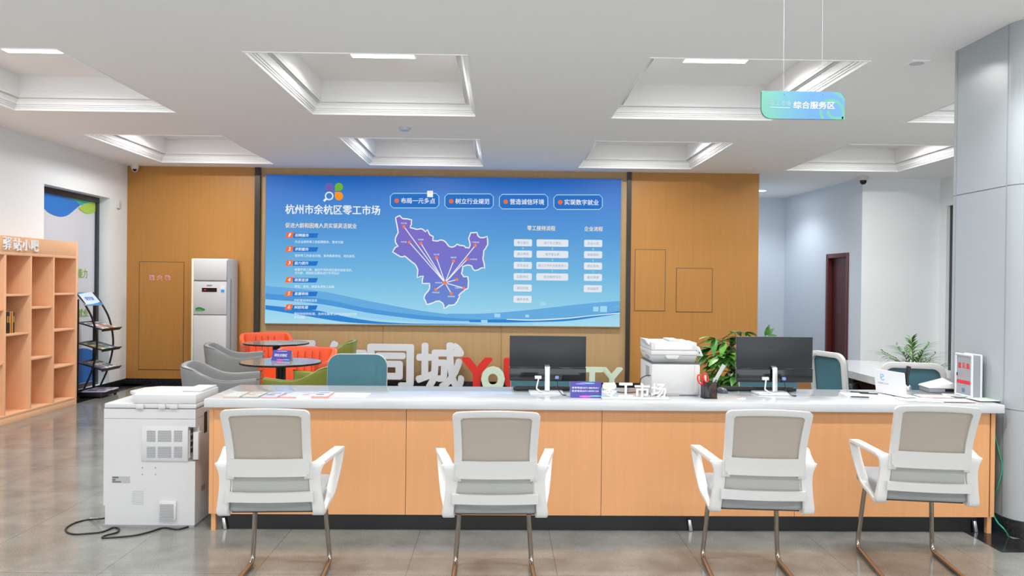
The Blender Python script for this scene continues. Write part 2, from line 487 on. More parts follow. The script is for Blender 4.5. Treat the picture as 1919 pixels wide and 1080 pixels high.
dr = structure(bpy.data.objects.new('door_1', None), 'dark mahogany door in the corridor wall', 'door'); COL.objects.link(dr)
mb = MB()
for (a, b, z0, z1) in ((s0, s0 + .07, 0, zd), (s1 - .07, s1, 0, zd), (s0 + .07, s1 - .07, zd - .07, zd)):
    mb.prism([corr(a, .015), corr(b, .015), corr(b, -.12), corr(a, -.12)], z0, z1)
mb.build('door_frame', M_DARKWOOD2, dr, bevel=.004)
mb = MB(); mb.prism([corr(s0 + .07, -.06), corr(s1 - .07, -.06), corr(s1 - .07, -.10), corr(s0 + .07, -.10)], .005, zd - .07)
mb.build('door_leaf', M_DARKWOOD, dr)
mb = MB(); mb.box(CB.x, XR + .2, 11.73, 11.93, 0, CZ)
structure(mb.build('wall_white_return', M_WALL), 'white wall facing the room right of the corridor', 'wall')
# right wall with window
RY0, RY1, RZ0, RZ1 = 9.2, 11.55, .30, 2.70
mb = MB()
for (y0, y1, z0, z1) in ((Y0, RY0, 0, CZ), (RY1, 11.73, 0, CZ), (RY0, RY1, RZ1, CZ), (RY0, RY1, 0, RZ0)):
    mb.box(XR, XR + .3, y0, y1, z0, z1)
structure(mb.build('wall_right', M_WALL), 'white painted right wall behind the column', 'wall')
rw = structure(bpy.data.objects.new('window_2', None), 'dark framed window in the right wall half hidden by the column', 'window'); COL.objects.link(rw)
mb = MB()
mb.box(XR + .05, XR + .12, RY0, RY1, RZ1 - .08, RZ1); mb.box(XR + .05, XR + .12, RY0, RY1, RZ0, RZ0 + .08)
mb.box(XR + .05, XR + .12, RY1 - .08, RY1, RZ0 + .08, RZ1 - .08); mb.box(XR + .05, XR + .12, RY0, RY0 + .08, RZ0 + .08, RZ1 - .08)
mb.build('window_frame', MATS['anthracite_frame'], rw)
mb = MB(); mb.box(XR + .085, XR + .095, RY0 + .08, RY1 - .08, RZ0 + .08, RZ1 - .08)
mb.build('pane', mat('dark_glass', (120, 128, 130), .1), rw)

# column clad in pale panels
PX, PY0, PY1, PXR, PR = 3.09, 4.70, 5.46, 3.9, .14
mb = MB()
out = rrect(PX, PXR, PY0, PY1, (PR, .05, .05, PR), 8)
def shrink(d): return rrect(PX + d, PXR - d, PY0 + d, PY1 - d, (PR - d, .05 - d * .5, .05 - d * .5, PR - d), 8)
SEAMZ = [.10, .765, 2.13, CZ]
for z0, z1 in zip(SEAMZ[:-1], SEAMZ[1:]):
    mb.prism(out, z0 + .003, z1 - .003 if z1 < CZ else CZ)
mb.prism(shrink(.006), .10, CZ - .01)
mb.mi = 1
mb.prism(rrect(PX - .008, PXR + .008, PY0 - .008, PY1 + .008, (PR, .05, .05, PR), 8), 0, .10)
mb.mi = 2
for y in (PY0 + PR + .005, PY1 - .07):
    mb.box(PX - .0015, PX + .01, y - .006, y + .006, .10, CZ)
mb.box(PX + PR, PX + PR + .01, PY0 - .0015, PY0 + .01, .10, CZ)
structure(mb.build('column', [M_PILLAR, M_BLACKSTONE, mat('panel_joint', (150, 156, 160), .4)], smooth=30), 'pale grey panelled column with rounded corners and black base', 'column')

# ------------------------------------------------------------------ ceiling lights and fittings
M_LED = glow('led_diffuser', (255, 253, 250), 2.0)
def ceiling_light(x, y, z, label, w=.56, d=.2, group='LED panels in the coffers'):
    t = thing('ceiling_light', label, 'ceiling light', (x, y, z), 0, group)
    mb = MB()
    f_ = .014
    for (a, b, c, e) in ((-w / 2, w / 2, -d / 2, -d / 2 + f_), (-w / 2, w / 2, d / 2 - f_, d / 2), (-w / 2, -w / 2 + f_, -d / 2 + f_, d / 2 - f_), (w / 2 - f_, w / 2, -d / 2 + f_, d / 2 - f_)):
        mb.box(a, b, c, e, -.012, 0)
    mb.build('light_frame', M_TRIM, t)
    mb = MB(); mb.box(-w / 2 + f_, w / 2 - f_, -d / 2 + f_, d / 2 - f_, -.008, 0)
    mb.build('light_diffuser', M_LED, t)
    L = bpy.data.lights.new('led_lamp', 'AREA'); L.shape = 'RECTANGLE'; L.size = w - .03; L.size_y = d - .03; L.energy = LED_WATTS; L.spread = math.radians(161); L.color = (1, .99, .97)
    o = bpy.data.objects.new('led_lamp', L); COL.objects.link(o); o.parent = t; o.location = (0, 0, -.014)
    return t
CL_X = [-3.93, -1.02, 1.80, 4.73]
CLAB = ['leftmost', 'left of centre', 'right of centre', 'rightmost']
for i, x in enumerate(CL_X):
    for j, (c, d) in enumerate(COF_Y):
        y = (c + d) / 2 + .02
        where = ['row behind the viewer', 'row above the viewer', 'front row', 'row by the back wall'][j]
        ceiling_light(x, y, CTOP, 'rectangular LED panel in the %s coffer, %s' % (CLAB[i], where))

def dome_camera(px, py, label, x, y, ang, hang=True):
    t = thing('security_camera', label, 'camera', (x, y, CZ), ang)
    mb = MB(); mb.lathe([(.052, 0), (.055, -.012), (.05, -.05), (.035, -.058)][::-1], 20)
    mb.build('camera_base', M_PLASTIC, t, smooth=35)
    mb = MB(); mb.lathe([(.001, -.105), (.02, -.1), (.036, -.085), (.043, -.062), (.038, -.045)], 20)
    mb.build('camera_ball', M_PLASTIC, t, smooth=60)
    mb = MB(); mb.lathe([(.024, 0), (.026, .004), (.02, .014), (.001, .016)], 16, TR(0, -.028, -.074, 0, math.radians(75)))
    mb.build('camera_lens', M_BLACKGLOSS, t, smooth=50)
    return t
dome_camera(0, 0, 'white dome camera in the left corner of the ceiling above the wood wall', -5.20, 11.35, .35)
t = thing('security_camera', 'white dome camera with dark lens on the ceiling by the corridor corner', 'camera', (5.28, 11.6, CZ), -.4)
mb = MB(); mb.lathe([(.075, 0), (.075, -.02), (.065, -.055), (.05, -.06)][::-1], 20); mb.build('camera_base', M_PLASTIC, t, smooth=35)
mb = MB(); mb.lathe([(.001, -.12), (.025, -.115), (.042, -.095), (.048, -.07), (.045, -.055)], 20); mb.build('camera_ball', M_BLACKGLOSS, t, smooth=60)

def downlight(label, x, y, on, r=.075, power=25, col=(1, .98, .95), spot=1.9, square=False):
    t = thing('downlight', label, 'downlight', (x, y, CZ))
    mb = MB()
    if square:
        mb.box(-r, r, -r, r, -.008, 0)
    else:
        mb.lathe([(r, 0), (r, -.006), (r * .78, -.010), (r * .74, -.002)], 28, cap=False)
    mb.build('downlight_ring', M_TRIM, t, smooth=0 if square else 40)
    mb = MB(); mb.lathe([(r * .76, -.004), (r * .76, -.0015)], 28, TR(0, 0, -.006 if square else 0))
    mb.build('downlight_lens', glow('lamp_lens', (255, 252, 246), 14) if on else M_OFFWHITE, t)
    if on:
        L = bpy.data.lights.new('lamp', 'SPOT'); L.energy = power; L.spot_size = spot; L.spot_blend = .6; L.color = col; L.shadow_soft_size = .05
        o = bpy.data.objects.new('lamp', L); COL.objects.link(o); o.parent = t; o.location = (0, 0, -.02)
    return t
downlight('bright round downlight in the corridor ceiling beyond the wood wall', 4.39, 13.45, True, .10, 9, (.86, .93, 1.0), 2.4)
downlight('bright round downlight close to the column, above the frame', 2.70, 4.30, True, .07, 9, (.92, .97, 1.0), 2.2)
downlight('unlit square downlight in the ceiling left of the column', 2.97, 5.70, False, .065, square=True)
t = thing('smoke_detector', 'small round detector on the ceiling between two centre coffers', 'smoke detector', (-1.03, 8.38, CZ))
mb = MB(); mb.lathe([(.03, -.034), (.05, -.03), (.058, -.014), (.058, 0)], 24); mb.build('detector_cap', mat('pale_blue_plastic', (190, 200, 218), .4), t, smooth=40)
mb = MB(); mb.lathe([(.066, -.006), (.066, 0)], 24); mb.build('detector_base', M_PLASTIC, t)
p0 = at_x(219, 390, XL); p1 = at_x(224, 377, XL)
t = thing('wall_sensor', 'small white sensor box high on the left wall beside the window', 'sensor', (XL, (p0.y + p1.y) / 2, (p0.z + p1.z) / 2))
mb = MB(); mb.box(0, .03, -.045, .045, -.055, .055); mb.build('sensor_box', M_PLASTIC, t, bevel=.006)
mb = MB(); mb.box(.03, .034, -.02, .02, -.03, .02); mb.build('sensor_window', mat('sensor_grey', (196, 198, 200), .3), t)

# hanging sign
SY = 4.40
def sg(px, py): p = at_y(px, py, SY); return p.x, p.z
x0, z1 = sg(1427, 170.5); x1, _ = sg(1583, 174); _, z0 = sg(1505, 224)
zc, xc = (z0 + z1) / 2, (x0 + x1) / 2; w2, h2 = (x1 - x0) / 2, (z1 - z0) / 2 - .001
t = thing('hanging_sign', 'small blue green sign hanging on two wires under the ceiling', 'sign', (xc, SY, zc))
outl = rrect(-w2, w2, -h2, h2, (.001, .055, .001, .055), 10)
outl = rrect(-w2, w2, -h2, h2, (.002, .05, .002, .055), 10)
mb = MB(); mb.prism(outl, -.008, .008, facing_cam((0, 0, 0)))
M_SG = gradient('sign_gradient', [(0, (94, 158, 142)), (.12, (94, 156, 146)), (.3, (88, 144, 162)), (.6, (82, 128, 172)), (1, (88, 131, 172))], 'X', -w2, w2)
mb.build('sign_board', M_SG, t)
M_SGR = mat('sign_green', (86, 152, 132), .4)
def arcband(cx, cz, r0, r1, a0, a1, n=18):
    o = []
    for k in range(n + 1): a = math.radians(a0 + (a1 - a0) * k / n); o.append((cx + r1 * math.cos(a), cz + r1 * math.sin(a)))
    for k in range(n + 1): a = math.radians(a1 + (a0 - a1) * k / n); o.append((cx + r0 * math.cos(a), cz + r0 * math.sin(a)))
    return o
mb = MB(); F_ = facing_cam((0, -.0082, 0)); k = .0011468  # metres per photo zoom pixel
def sgp(u, v): return ((u - 912) / 1360 * 2 * w2, -(v - 418) / 480 * 2 * h2)
def strip(center, width):
    P = [Vector((*sgp(*c), 0)) for c in center]; P = smooth_path(P, 5); L_ = []; R_ = []
    for i, p in enumerate(P):
        tt = (P[min(i + 1, len(P) - 1)] - P[max(i - 1, 0)]).normalized(); nn = Vector((-tt.y, tt.x, 0))
        L_.append((p + nn * width / 2)); R_.append((p - nn * width / 2))
    nn_ = len(P); v = [tuple(q) for q in L_ + R_]
    mb.add(v, [(i, nn_ + i, nn_ + i + 1, i + 1) for i in range(nn_ - 1)], F_)
strip([(1180, 420), (1290, 345), (1420, 335), (1520, 400), (1565, 500), (1568, 650)], .016)
strip([(1200, 500), (1200, 560), (1235, 648)], .016)
strip([(1310, 500), (1345, 590), (1430, 632), (1570, 634)], .016)
strip([(1410, 200), (1480, 215), (1550, 270), (1580, 330)], .013)
mb.build('sign_ornament', M_SGR, t, recalc=False)
mb = MB()
a = sgp(368, 430); b = sgp(705, 345); mb.text('零工市场', facing_cam(((a[0] + b[0]) / 2, -.009, (a[1] + b[1]) / 2)), w=b[0] - a[0], h=b[1] - a[1], bold=0)
a = sgp(368, 475); b = sgp(695, 457); mb.box(a[0], b[0], -.0092, -.0085, a[1], b[1])
mb.build('sign_small_lettering', mat('sign_faint_white', (140, 172, 182), .4), t)
mb = MB(); a = sgp(752, 480); b = sgp(1425, 355)
mb.text('综合服务区', facing_cam(((a[0] + b[0]) / 2, -.0095, (a[1] + b[1]) / 2)), w=b[0] - a[0], h=b[1] - a[1], bold=.016)
mb.build('sign_lettering', mat('sign_white', (214, 216, 220), .4), t)
for u in (602, 1233):
    mb = MB(); a = sgp(u, 225); mb.lathe([(.003, 0), (.003, .004)], 10, facing_cam((a[0], -.008, a[1]))); mb.build('fixing_screw', M_GREYDARK, t)
for u in (595, 1225):
    mb = MB(); a = sgp(u, 175); mb.tube([(a[0], 0, a[1] - .004), (a[0] - .003, 0, CZ - zc)], .0007, 6)
    mb.build('hanging_wire', M_ALUWHITE, t)

# ------------------------------------------------------------------ hidden cabinet doors in the wood wall
def flush_door(name, label, cat, px0, py0, px1, py1):
    a = at_y(px0, py1, YB); b = at_y(px1, py0, YB)
    t = thing(name, label, cat, ((a.x + b.x) / 2, YB, a.z)); w = b.x - a.x; h = b.z - a.z
    mb = MB(); mb.box(-w / 2, w / 2, -.004, 0, 0, h); mb.build('groove_frame', M_GROOVE, t)
    mb = MB(); g = .008; mb.box(-w / 2 + g, w / 2 - g, -.006, -.004, g, h - g); mb.build('door_leaf', M_WOOD_WALL, t)
    return t, w, h
t, w, h = flush_door('hydrant_cabinet', 'flush wood door with red lettering left of the air conditioner', 'cabinet door', 260, 491, 346, 693)
base = t.location.copy()
for bold, m_, off in ((.07, M_WHITE, -.0072), (.028, M_RED, -.0082)):
    mb = MB()
    for ch, px in (('消', 285), ('火', 300), ('栓', 315)):
        p = at_y(px, 521, YB); mb.text(ch, facing_cam((p.x - base.x, off, p.z - base.z)), h=.068 if bold > .05 else .06, bold=bold)
    mb.build('lettering_outline' if bold > .05 else 'lettering', m_, t)
flush_door('access_panel', 'tall flush wood panel beside the dark strip right of the display', 'access panel', 1189, 468, 1248, 583)
flush_door('access_panel', 'squarer flush wood panel on the right half of the wood wall', 'access panel', 1267, 503, 1336, 585)

# ------------------------------------------------------------------ the display
DY = YB - .02
def dsp(px, py): p = at_y(px, py, DY); return p.x, p.z
tl = dsp(499, 326.5); trr = dsp(1164.5, 337); bl = dsp(497, 605.5); br = dsp(1162, 613)
DX0, DX1 = (tl[0] + bl[0]) / 2, (trr[0] + br[0]) / 2; DZ0, DZ1 = (bl[1] + br[1]) / 2, (tl[1] + trr[1]) / 2
t = thing('display_screen', 'huge glowing blue display with a purple map on the back wall', 'display', ((DX0 + DX1) / 2, DY, DZ0))
DCX = t.location.x; DW = DX1 - DX0; DH = DZ1 - DZ0
KG = 2 ** (-EXPO)
mb = MB(); mb.box(-DW / 2, DW / 2, 0, .05, 0, DH)
M_SCR = gradient('screen_blue', [(0, (164, 216, 235)), (.18, (132, 197, 226)), (.35, (104, 176, 219)), (.62, (75, 148, 212)), (.86, (58, 121, 202)), (.95, (26, 100, 185)), (1, (10, 84, 165))], 'Z', 0, DH, emit=1.0 * KG)
mb.build('display_panel', M_SCR, t)
mb = MB(); e_ = .012
for (a, b, c, d) in ((-DW / 2 - e_, DW / 2 + e_, -e_, 0), (-DW / 2 - e_, DW / 2 + e_, DH, DH + e_), (-DW / 2 - e_, -DW / 2, 0, DH), (DW / 2, DW / 2 + e_, 0, DH)):
    mb.box(a, b, -.004, .05, c, d)
mb.build('display_frame', mat('frame_bronze', (150, 122, 84), .4), t)
def D(px, py): x, z = dsp(px, py); return x - DCX, z - DZ0
def dpoly(mb_, pts, off): mb_.prism([D(*p) for p in pts], 0, .0006, facing_cam((0, -off, 0)))
def dtext(mb_, s_, px0, py0, px1, py1, bold=.0, off=.005, slant=0):
    a = D(px0, py1); b = D(px1, py0)
    cz = ((D(px0, (py0 + py1) / 2)[1]) + (D(px1, (py0 + py1) / 2)[1])) / 2
    mb_.text(s_, facing_cam(((a[0] + b[0]) / 2, -off, cz)), w=b[0] - a[0], h=D(px0, py0)[1] - D(px0, py1)[1], bold=bold, slant=slant, res=1)
G = lambda n_, c: glow(n_, c, 1.0 * KG)
# flowing bands at the foot of the picture
bands = MB()
def dband(up, lo, off, mi):
    U = smooth_path([Vector((*D(*p), 0)) for p in up], 10); L_ = smooth_path([Vector((*D(*p), 0)) for p in lo], 10)
    U = [p for p in U]; n_ = len(U); bands.mi = mi
    # resample the lower edge at the same abscissae
    def zi(P, x):
        for a, b in zip(P[:-1], P[1:]):
            if a.x <= x <= b.x + 1e-6: return a.y + (b.y - a.y) * ((x - a.x) / max(1e-6, b.x - a.x))
        return P[-1].y if x > P[-1].x else P[0].y
    v = [(p.x, -off, p.y) for p in U] + [(p.x, -off, min(p.y - .0005, zi(L_, p.x))) for p in U]
    bands.add(v, [(i, n_ + i, n_ + i + 1, i + 1) for i in range(n_ - 1)])
dband([(498, 536), (600, 546), (700, 566), (800, 584), (900, 594), (1000, 594), (1163, 574)], [(498, 556), (600, 566), (700, 586), (800, 598), (900, 602), (1000, 603), (1163, 588)], .0012, 0)
dband([(498, 550), (600, 560), (700, 580), (800, 592), (900, 599), (1000, 600), (1163, 586)], [(498, 562), (600, 573), (700, 592), (800, 600), (900, 603), (1000, 603), (1163, 588)], .0016, 1)
dband([(498, 561), (600, 570), (700, 588), (800, 600), (880, 605), (940, 606), (1000, 606)], [(498, 572), (600, 583), (700, 597), (800, 605), (880, 608), (940, 609), (1000, 609)], .0020, 2)
dband([(498, 566), (560, 574), (640, 592), (700, 602), (760, 606), (820, 607), (900, 608)], [(498, 580), (560, 590), (640, 603), (700, 607), (760, 608), (820, 608.5), (900, 609)], .0018, 3)
dband([(880, 600), (940, 599), (1000, 600), (1060, 598), (1110, 592), (1163, 583)], [(880, 604), (940, 605), (1000, 604), (1060, 602), (1110, 596), (1163, 588)], .0024, 3)
dband([(950, 598), (1000, 599), (1060, 596), (1110, 591), (1163, 586)], [(950, 599.5), (1000, 601), (1060, 598), (1110, 592.5), (1163, 588)], .0028, 4)
dband([(840, 588), (900, 588), (960, 584), (1020, 578), (1090, 570), (1163, 564)], [(840, 597), (900, 598), (960, 597), (1020, 594), (1090, 586), (1163, 573)], .0010, 0)
bands.mi = 5
for (a, b, c, d) in ((1112, 575, 1122, 584), (1125, 574, 1138, 585), (1013, 566, 1023, 573), (927, 588, 938, 595), (985, 590, 992, 595), (902, 600, 914, 606)):
    pa = D(a, d); pb = D(c, b); bands.add([(pa[0], -.003, pa[1]), (pb[0], -.003, pa[1]), (pb[0], -.003, pb[1]), (pa[0], -.003, pb[1])], [(0, 1, 2, 3)])
bands.build('wave_bands', [G('wave_a', (104, 172, 224)), G('wave_b', (80, 152, 216)), G('wave_c', (150, 206, 238)), G('wave_d', (52, 132, 208)), G('wave_e', (226, 240, 250)), G('wave_f', (164, 214, 240))], t, recalc=False)
# headings
M_SW, M_SC, M_SP = G('screen_white', (238, 242, 248)), G('screen_cream', (242, 228, 204)), G('screen_pale', (222, 236, 248))
def dline(name, m, s_, x0, y0, x1, y1, bold=0., off=.005, slant=0, parent=None):
    b_ = MB(); dtext(b_, s_, x0, y0, x1, y1, bold, off, slant)
    return b_.build(name, m, parent or t, recalc=False)
dline('heading_lettering', M_SW, '杭州市余杭区零工市场', 535.5, 384.5, 713, 402.5, .022)
dline('heading_lettering', M_SC, '促进大龄和困难人员实现灵活就业', 535.5, 418.5, 669, 428, .018)
dline('heading_lettering', M_SC, '零工接待流程', 988.5, 423.5, 1041, 432.5, .022)
dline('heading_lettering', M_SC, '企业流程', 1095.5, 425, 1130, 433.5, .022)
# flower logo with magnifier
lg = MB()
def petal(x0, y0, x1, y1, sharp, off=.004):
    a = D(x0, y1); b = D(x1, y0); r = (b[0] - a[0]) * .49
    rr = [r] * 4; rr[sharp] = .004
    lg.prism(rrect(a[0], b[0], a[1], b[1], rr, 8), 0, .0006, facing_cam((0, -off, 0)))
lg.mi = 0; petal(609.5, 343, 625.5, 358, 0); lg.mi = 1; petal(628, 343, 643.5, 358, 3); lg.mi = 2; petal(628, 360, 643.5, 375.5, 2)
lg.mi = 3
c = D(617.5, 367.5); r = abs(D(625.5, 367)[0] - c[0])
ring = [(c[0] + r * math.cos(k * math.pi / 14), -.0045, c[1] + r * math.sin(k * math.pi / 14)) for k in range(28)]
rin = [(c[0] + r * .72 * math.cos(k * math.pi / 14), -.0045, c[1] + r * .72 * math.sin(k * math.pi / 14)) for k in range(28)]
lg.grid([ring, rin], closed_u=True)
dpoly(lg, [(611.5, 370.5), (614.5, 373.5), (608.5, 378.5), (606, 376)], .0045)
lg.build('emblem', [G('petal_purple', (110, 98, 176)), G('petal_green', (112, 178, 58)), G('petal_orange', (248, 150, 40)), G('screen_white', (1, 1, 1))], t, recalc=False)
# the six numbered lines
rows = [(441, '招聘服务', ['为企业提供零工的招聘服务、需求对接'], 644), (467, '求职服务', ['提供零工的就业对接、现场推荐岗位、岗位报名'], 665),
        (493.3, '能力提升', ['根据不同工种、面向不同的岗位提供技能培训、', '对大龄、就困就业群体进行专项培训'], 661), (524.8, '政策宣讲', ['传达、发布、解答各项零工政策'], 627),
        (550.5, '直播带岗', ['时时推送岗位信息'], 595), (576, '纠纷处理', ['做好纠纷的处理，及时化解零工产生的纠纷问题', '及时调解'], 669)]
for i, (y, s_, sub, xe) in enumerate(rows):
    k = -i * .3
    bar = MB(); dpoly(bar, [(550 + k, y + 5), (594 + k, y + 5), (597.5 + k, y - 3.5), (550 + k, y - 3.8)], .003)
    bar.mi = 1; dpoly(bar, [(535 + k, y + 5), (547.5 + k, y + 5), (551.5 + k, y - 5.5), (539.5 + k, y - 5.5)], .004)
    bo = bar.build('number_bar', [G('bar_blue', (44, 116, 200)), G('bar_orange', (246, 112, 50))], t)
    dline('bar_number', M_SP, str(i + 1), 541 + k, y - 3.5, 546 + k, y + 3, .03, .006, .2, bo)
    dline('bar_lettering', M_SP, s_, 553.5 + k, y - 2.6, 579.5 + k, y + 3.2, .03, .006, .15, bo)
    for j, l_ in enumerate(sub):
        x2 = xe if j == 0 else (636 if i == 2 else 572)
        dline('list_lettering' if j == 0 else 'list_second_line', M_SP, l_, 553.5 + k, y + 10.2 + 6 * j, x2, y + 15.3 + 6 * j, .012, .005)
# four framed slogans
for i, s_ in enumerate(('布局一元多点', '树立行业规范', '营造诚信环境', '实现数字就业')):
    x0 = 731.5 + 102.1 * i; x1 = x0 + 92; y0 = 362 + .95 * i; y1 = y0 + 28.5; ch = 6
    def oct_(d): return [(x0 + ch, y0 + d), (x1 - ch, y0 + d), (x1 - d, y0 + ch), (x1 - d, y1 - ch), (x1 - ch, y1 - d), (x0 + ch, y1 - d), (x0 + d, y1 - ch), (x0 + d, y0 + ch)]
    A_ = [(*D(*p),) for p in oct_(0)]; B_ = [(*D(*p),) for p in oct_(1.3)]
    fr = MB(); fr.grid([[(a[0], -.004, a[1]) for a in A_], [(a[0], -.004, a[1]) for a in B_]], closed_u=True)
    fr.mi = 1; dpoly(fr, oct_(1.2)[::-1], .002)
    fo = fr.build('slogan_frame', [G('frame_cyan', (176, 222, 246)), G('slogan_blue', (46, 113, 196))], t, recalc=False)
    c = D(x0 + 12.5, y0 + 14.3); dt_ = MB(); dt_.lathe([(.032, 0), (.032, .0006)], 20, facing_cam((c[0], -.004, c[1])))
    dt_.build('slogan_dot', G('dot_orange', (240, 112, 62)), fo)
    dline('slogan_lettering', M_SW, s_, x0 + 20.5, y0 + 9.5, x0 + 84.5, y0 + 19.8, .016, parent=fo)
# map
MP = [(85, 262), (115, 248), (135, 270), (202, 280), (200, 310), (190, 335), (235, 348), (270, 343), (300, 365), (315, 350), (330, 385), (355, 398), (352, 428), (390, 432), (420, 425), (445, 438), (470, 470), (500, 475),
      (530, 455), (570, 465), (590, 480), (615, 483), (622, 450), (612, 415), (628, 372), (672, 370), (680, 395), (700, 408), (745, 398), (750, 445), (742, 470), (722, 500), (715, 560), (728, 628), (700, 628), (655, 645), (635, 612), (600, 605), (568, 615), (565, 650), (560, 668),
      (575, 690), (605, 690), (610, 740), (606, 775), (575, 795), (540, 825), (548, 835), (530, 870), (510, 892), (470, 895), (435, 920), (425, 880), (400, 865), (375, 868), (350, 880), (310, 890), (300, 862), (290, 850),
      (300, 815), (330, 775), (330, 738), (278, 738), (285, 685), (240, 697), (245, 640), (225, 600), (180, 565), (150, 540), (120, 545), (63, 510), (80, 480), (103, 470), (83, 440), (85, 405), (103, 370), (95, 320)]
def mpx(u, v): return (720 + u / 3.8565, 340 + v / 3.8571)
random.seed(3)
mpts = []
for i, p in enumerate(MP):
    q = MP[(i + 1) % len(MP)]; mpts.append(p)
    L_ = math.hypot(q[0] - p[0], q[1] - p[1])
    if L_ > 22: mpts.append(((p[0] + q[0]) / 2 + random.uniform(-4, 4), (p[1] + q[1]) / 2 + random.uniform(-4, 4)))
mw = [Vector(D(*mpx(*p))) for p in mpts]
mm = MB(); mm.prism([tuple(p) for p in mw][::-1], 0, .0006, facing_cam((0, -.003, 0)))
zs = [p.y for p in mw]
M_MAP = gradient('map_purple', [(0, (92, 134, 206)), (.4, (104, 108, 198)), (1, (122, 96, 190))], 'Z', min(zs), max(zs), emit=1.0 * KG)
mm.build('map_shape', M_MAP, t)
ml = MB(); ml.tube([(p.x, -.0032, p.y) for p in mw], .0085, 6, closed=True)
hub = (442, 734); dots = [(145, 328, '百丈镇', 0, -24), (184, 441, '鸬鸟镇', -40, -2), (267, 448, '黄湖镇', 0, -26), (380, 553, '径山镇', 0, -24), (503, 576, '瓶窑镇', 0, -25), (661, 464, '仁和街道', 0, -23), (602, 563, '良渚街道', 46, 1), (527, 710, '', 0, 0), (577, 772, '五常街道', -38, -2), (375, 783, '中泰街道', 0, 21), (487, 811, '闲林街道', 0, 22)]
H_ = D(*mpx(*hub))
mo = ml.build('map_outline', M_SW, t)
for u, v, s_, dx, dy in dots + [(hub[0], hub[1], '余杭街道', -46, -1)]:
    p = D(*mpx(u, v)); r = .022 if s_ != '余杭街道' else .03
    if (u, v) != hub:
        mb = MB(); mb.tube([(H_[0], -.0045, H_[1]), (p[0], -.0045, p[1])], .006, 6); mb.build('map_line', M_SW, t)
    md_ = MB(); md_.lathe([(r, 0), (r, .0006)], 16, facing_cam((p[0], -.0115, p[1])))
    do_ = md_.build('map_dot', G('map_orange', (246, 130, 84)), t)
    if s_:
        q = mpx(u + dx, v + dy); wd = 26 if len(s_) == 4 else 20
        dline('map_lettering', M_SP, s_, q[0] - wd / 3.85, q[1] - 1.5, q[0] + wd / 3.85, q[1] + 1.5, .01, .012, parent=do_)
# flow chart
def fbox(u0, v0, u1, v1, s_, arrow):
    x0, y0, x1, y1 = 940 + u0 / 6, 410 + v0 / 6, 940 + u1 / 6, 410 + v1 / 6
    a = D(x0, y1); b = D(x1, y0); cx = (x0 + x1) / 2; hw = len(s_) * 16.0
    fb = MB(); fb.prism(rrect(a[0], b[0], a[1], b[1], .018, 4), 0, .0006, facing_cam((0, -.003, 0)))
    fo = fb.build('flow_box', G('flow_white', (226, 232, 240)), t)
    dline('flow_lettering', G('flow_grey', (150, 168, 198)), s_, cx - hw / 6, y0 + 3.8, cx + hw / 6, y1 - 3.8, .01, .0045, parent=fo)
    if arrow:
        fa = MB(); dpoly(fa, [(cx - .8, y1 + 2.2), (cx - 1.2, y1 + 4), (cx - 2.2, y1 + 4), (cx, y1 + 7), (cx + 2.2, y1 + 4), (cx + 1.2, y1 + 4), (cx + .8, y1 + 2.2)], .003)
        fa.build('flow_arrow', G('flow_green', (138, 212, 190)), t)
for i, s_ in enumerate(('零工登记', '提交资料', '实名认证', '匹配岗位', '报名约面', '确定录用')):
    fbox(141 - i, 233 + 127.3 * i, 346 - i, 309 + 127.3 * i, s_, i < 3)
for i, s_ in enumerate(('线下人工登记', '填写登记表', '窗口工作人员信息录入', '岗位推荐培训')):
    fbox(396 - i, 237 + 127 * i, 754 - i, 313 + 127 * i, s_, i < 3)
for i, s_ in enumerate(('企业入驻', '审核资料', '岗位发布', '面试录用', '完成服务')):
    fbox(930 - i, 240 + 127.5 * i, 1135 - i, 317 + 127.5 * i, s_, i < 3)
# paper note stuck on the screen
a = D(801, 369.5); b = D(812, 358)
nt_ = MB(); nt_.box(a[0] + DCX, b[0] + DCX, DY - .009, DY - .006, a[1] + DZ0, b[1] + DZ0)
nt_.mi = 1
for dx in (.03, .05): nt_.box(a[0] + DCX + dx, a[0] + DCX + dx + .008, DY - .0095, DY - .009, b[1] + DZ0 - .03, b[1] + DZ0 - .022)
tag(nt_.build('paper_note', [mat('note_paper', (226, 226, 222), .7), M_GREYDARK]), 'small white note stuck on the first slogan frame of the display', 'note')

# ------------------------------------------------------------------ standing letters along the back wall
def stand_letter(s_, name, label, px0, px1, ytop, m_, Yl=11.30, z0=0.0, bold=.035, group=None, depth=.05, w=None, h=None):
    a = at_y(px0, ytop, Yl); b = at_y(px1, ytop, Yl)
    t = MB(); hh = h or (a.z - z0); ww = w or (b.x - a.x)
    t.text(s_, facing_cam((0, 0, hh / 2)), w=ww, h=hh, bold=bold, extrude=.5, res=3)
    # scale the extrusion to the wanted depth
    ys = [v.y for v in t.v]; m_y = max(ys) - min(ys); s0_ = min(ys)
    for v in t.v: v.y = (v.y - s0_) / m_y * depth
    o = t.build(name, m_); o.location = ((a.x + b.x) / 2, Yl, z0)
    return tag(o, label, 'letter', group)
LG = 'standing letters along the back wall'
stand_letter('零', 'standing_letter', 'white standing character half hidden behind the round tables', 518, 597, 641, M_LETTER, group=LG)
stand_letter('约', 'standing_letter', 'white standing character behind the teal chair, left of the square-framed one', 606, 685, 642, M_LETTER, group=LG)
stand_letter('同', 'standing_letter', 'square-framed white standing character above the teal chair', 692, 773, 648, M_LETTER, group=LG)
stand_letter('城', 'standing_letter', 'white standing character just left of the red letter Y', 783, 868, 645, M_LETTER, group=LG)
stand_letter('Y', 'standing_letter', 'big red standing letter Y', 868, 921, 673, M_RED, group=LG, Yl=11.21)
stand_letter('o', 'standing_letter', 'pale green standing letter o beside the red Y', 905, 944, 690, M_PALEGREEN, group=LG, Yl=11.12)
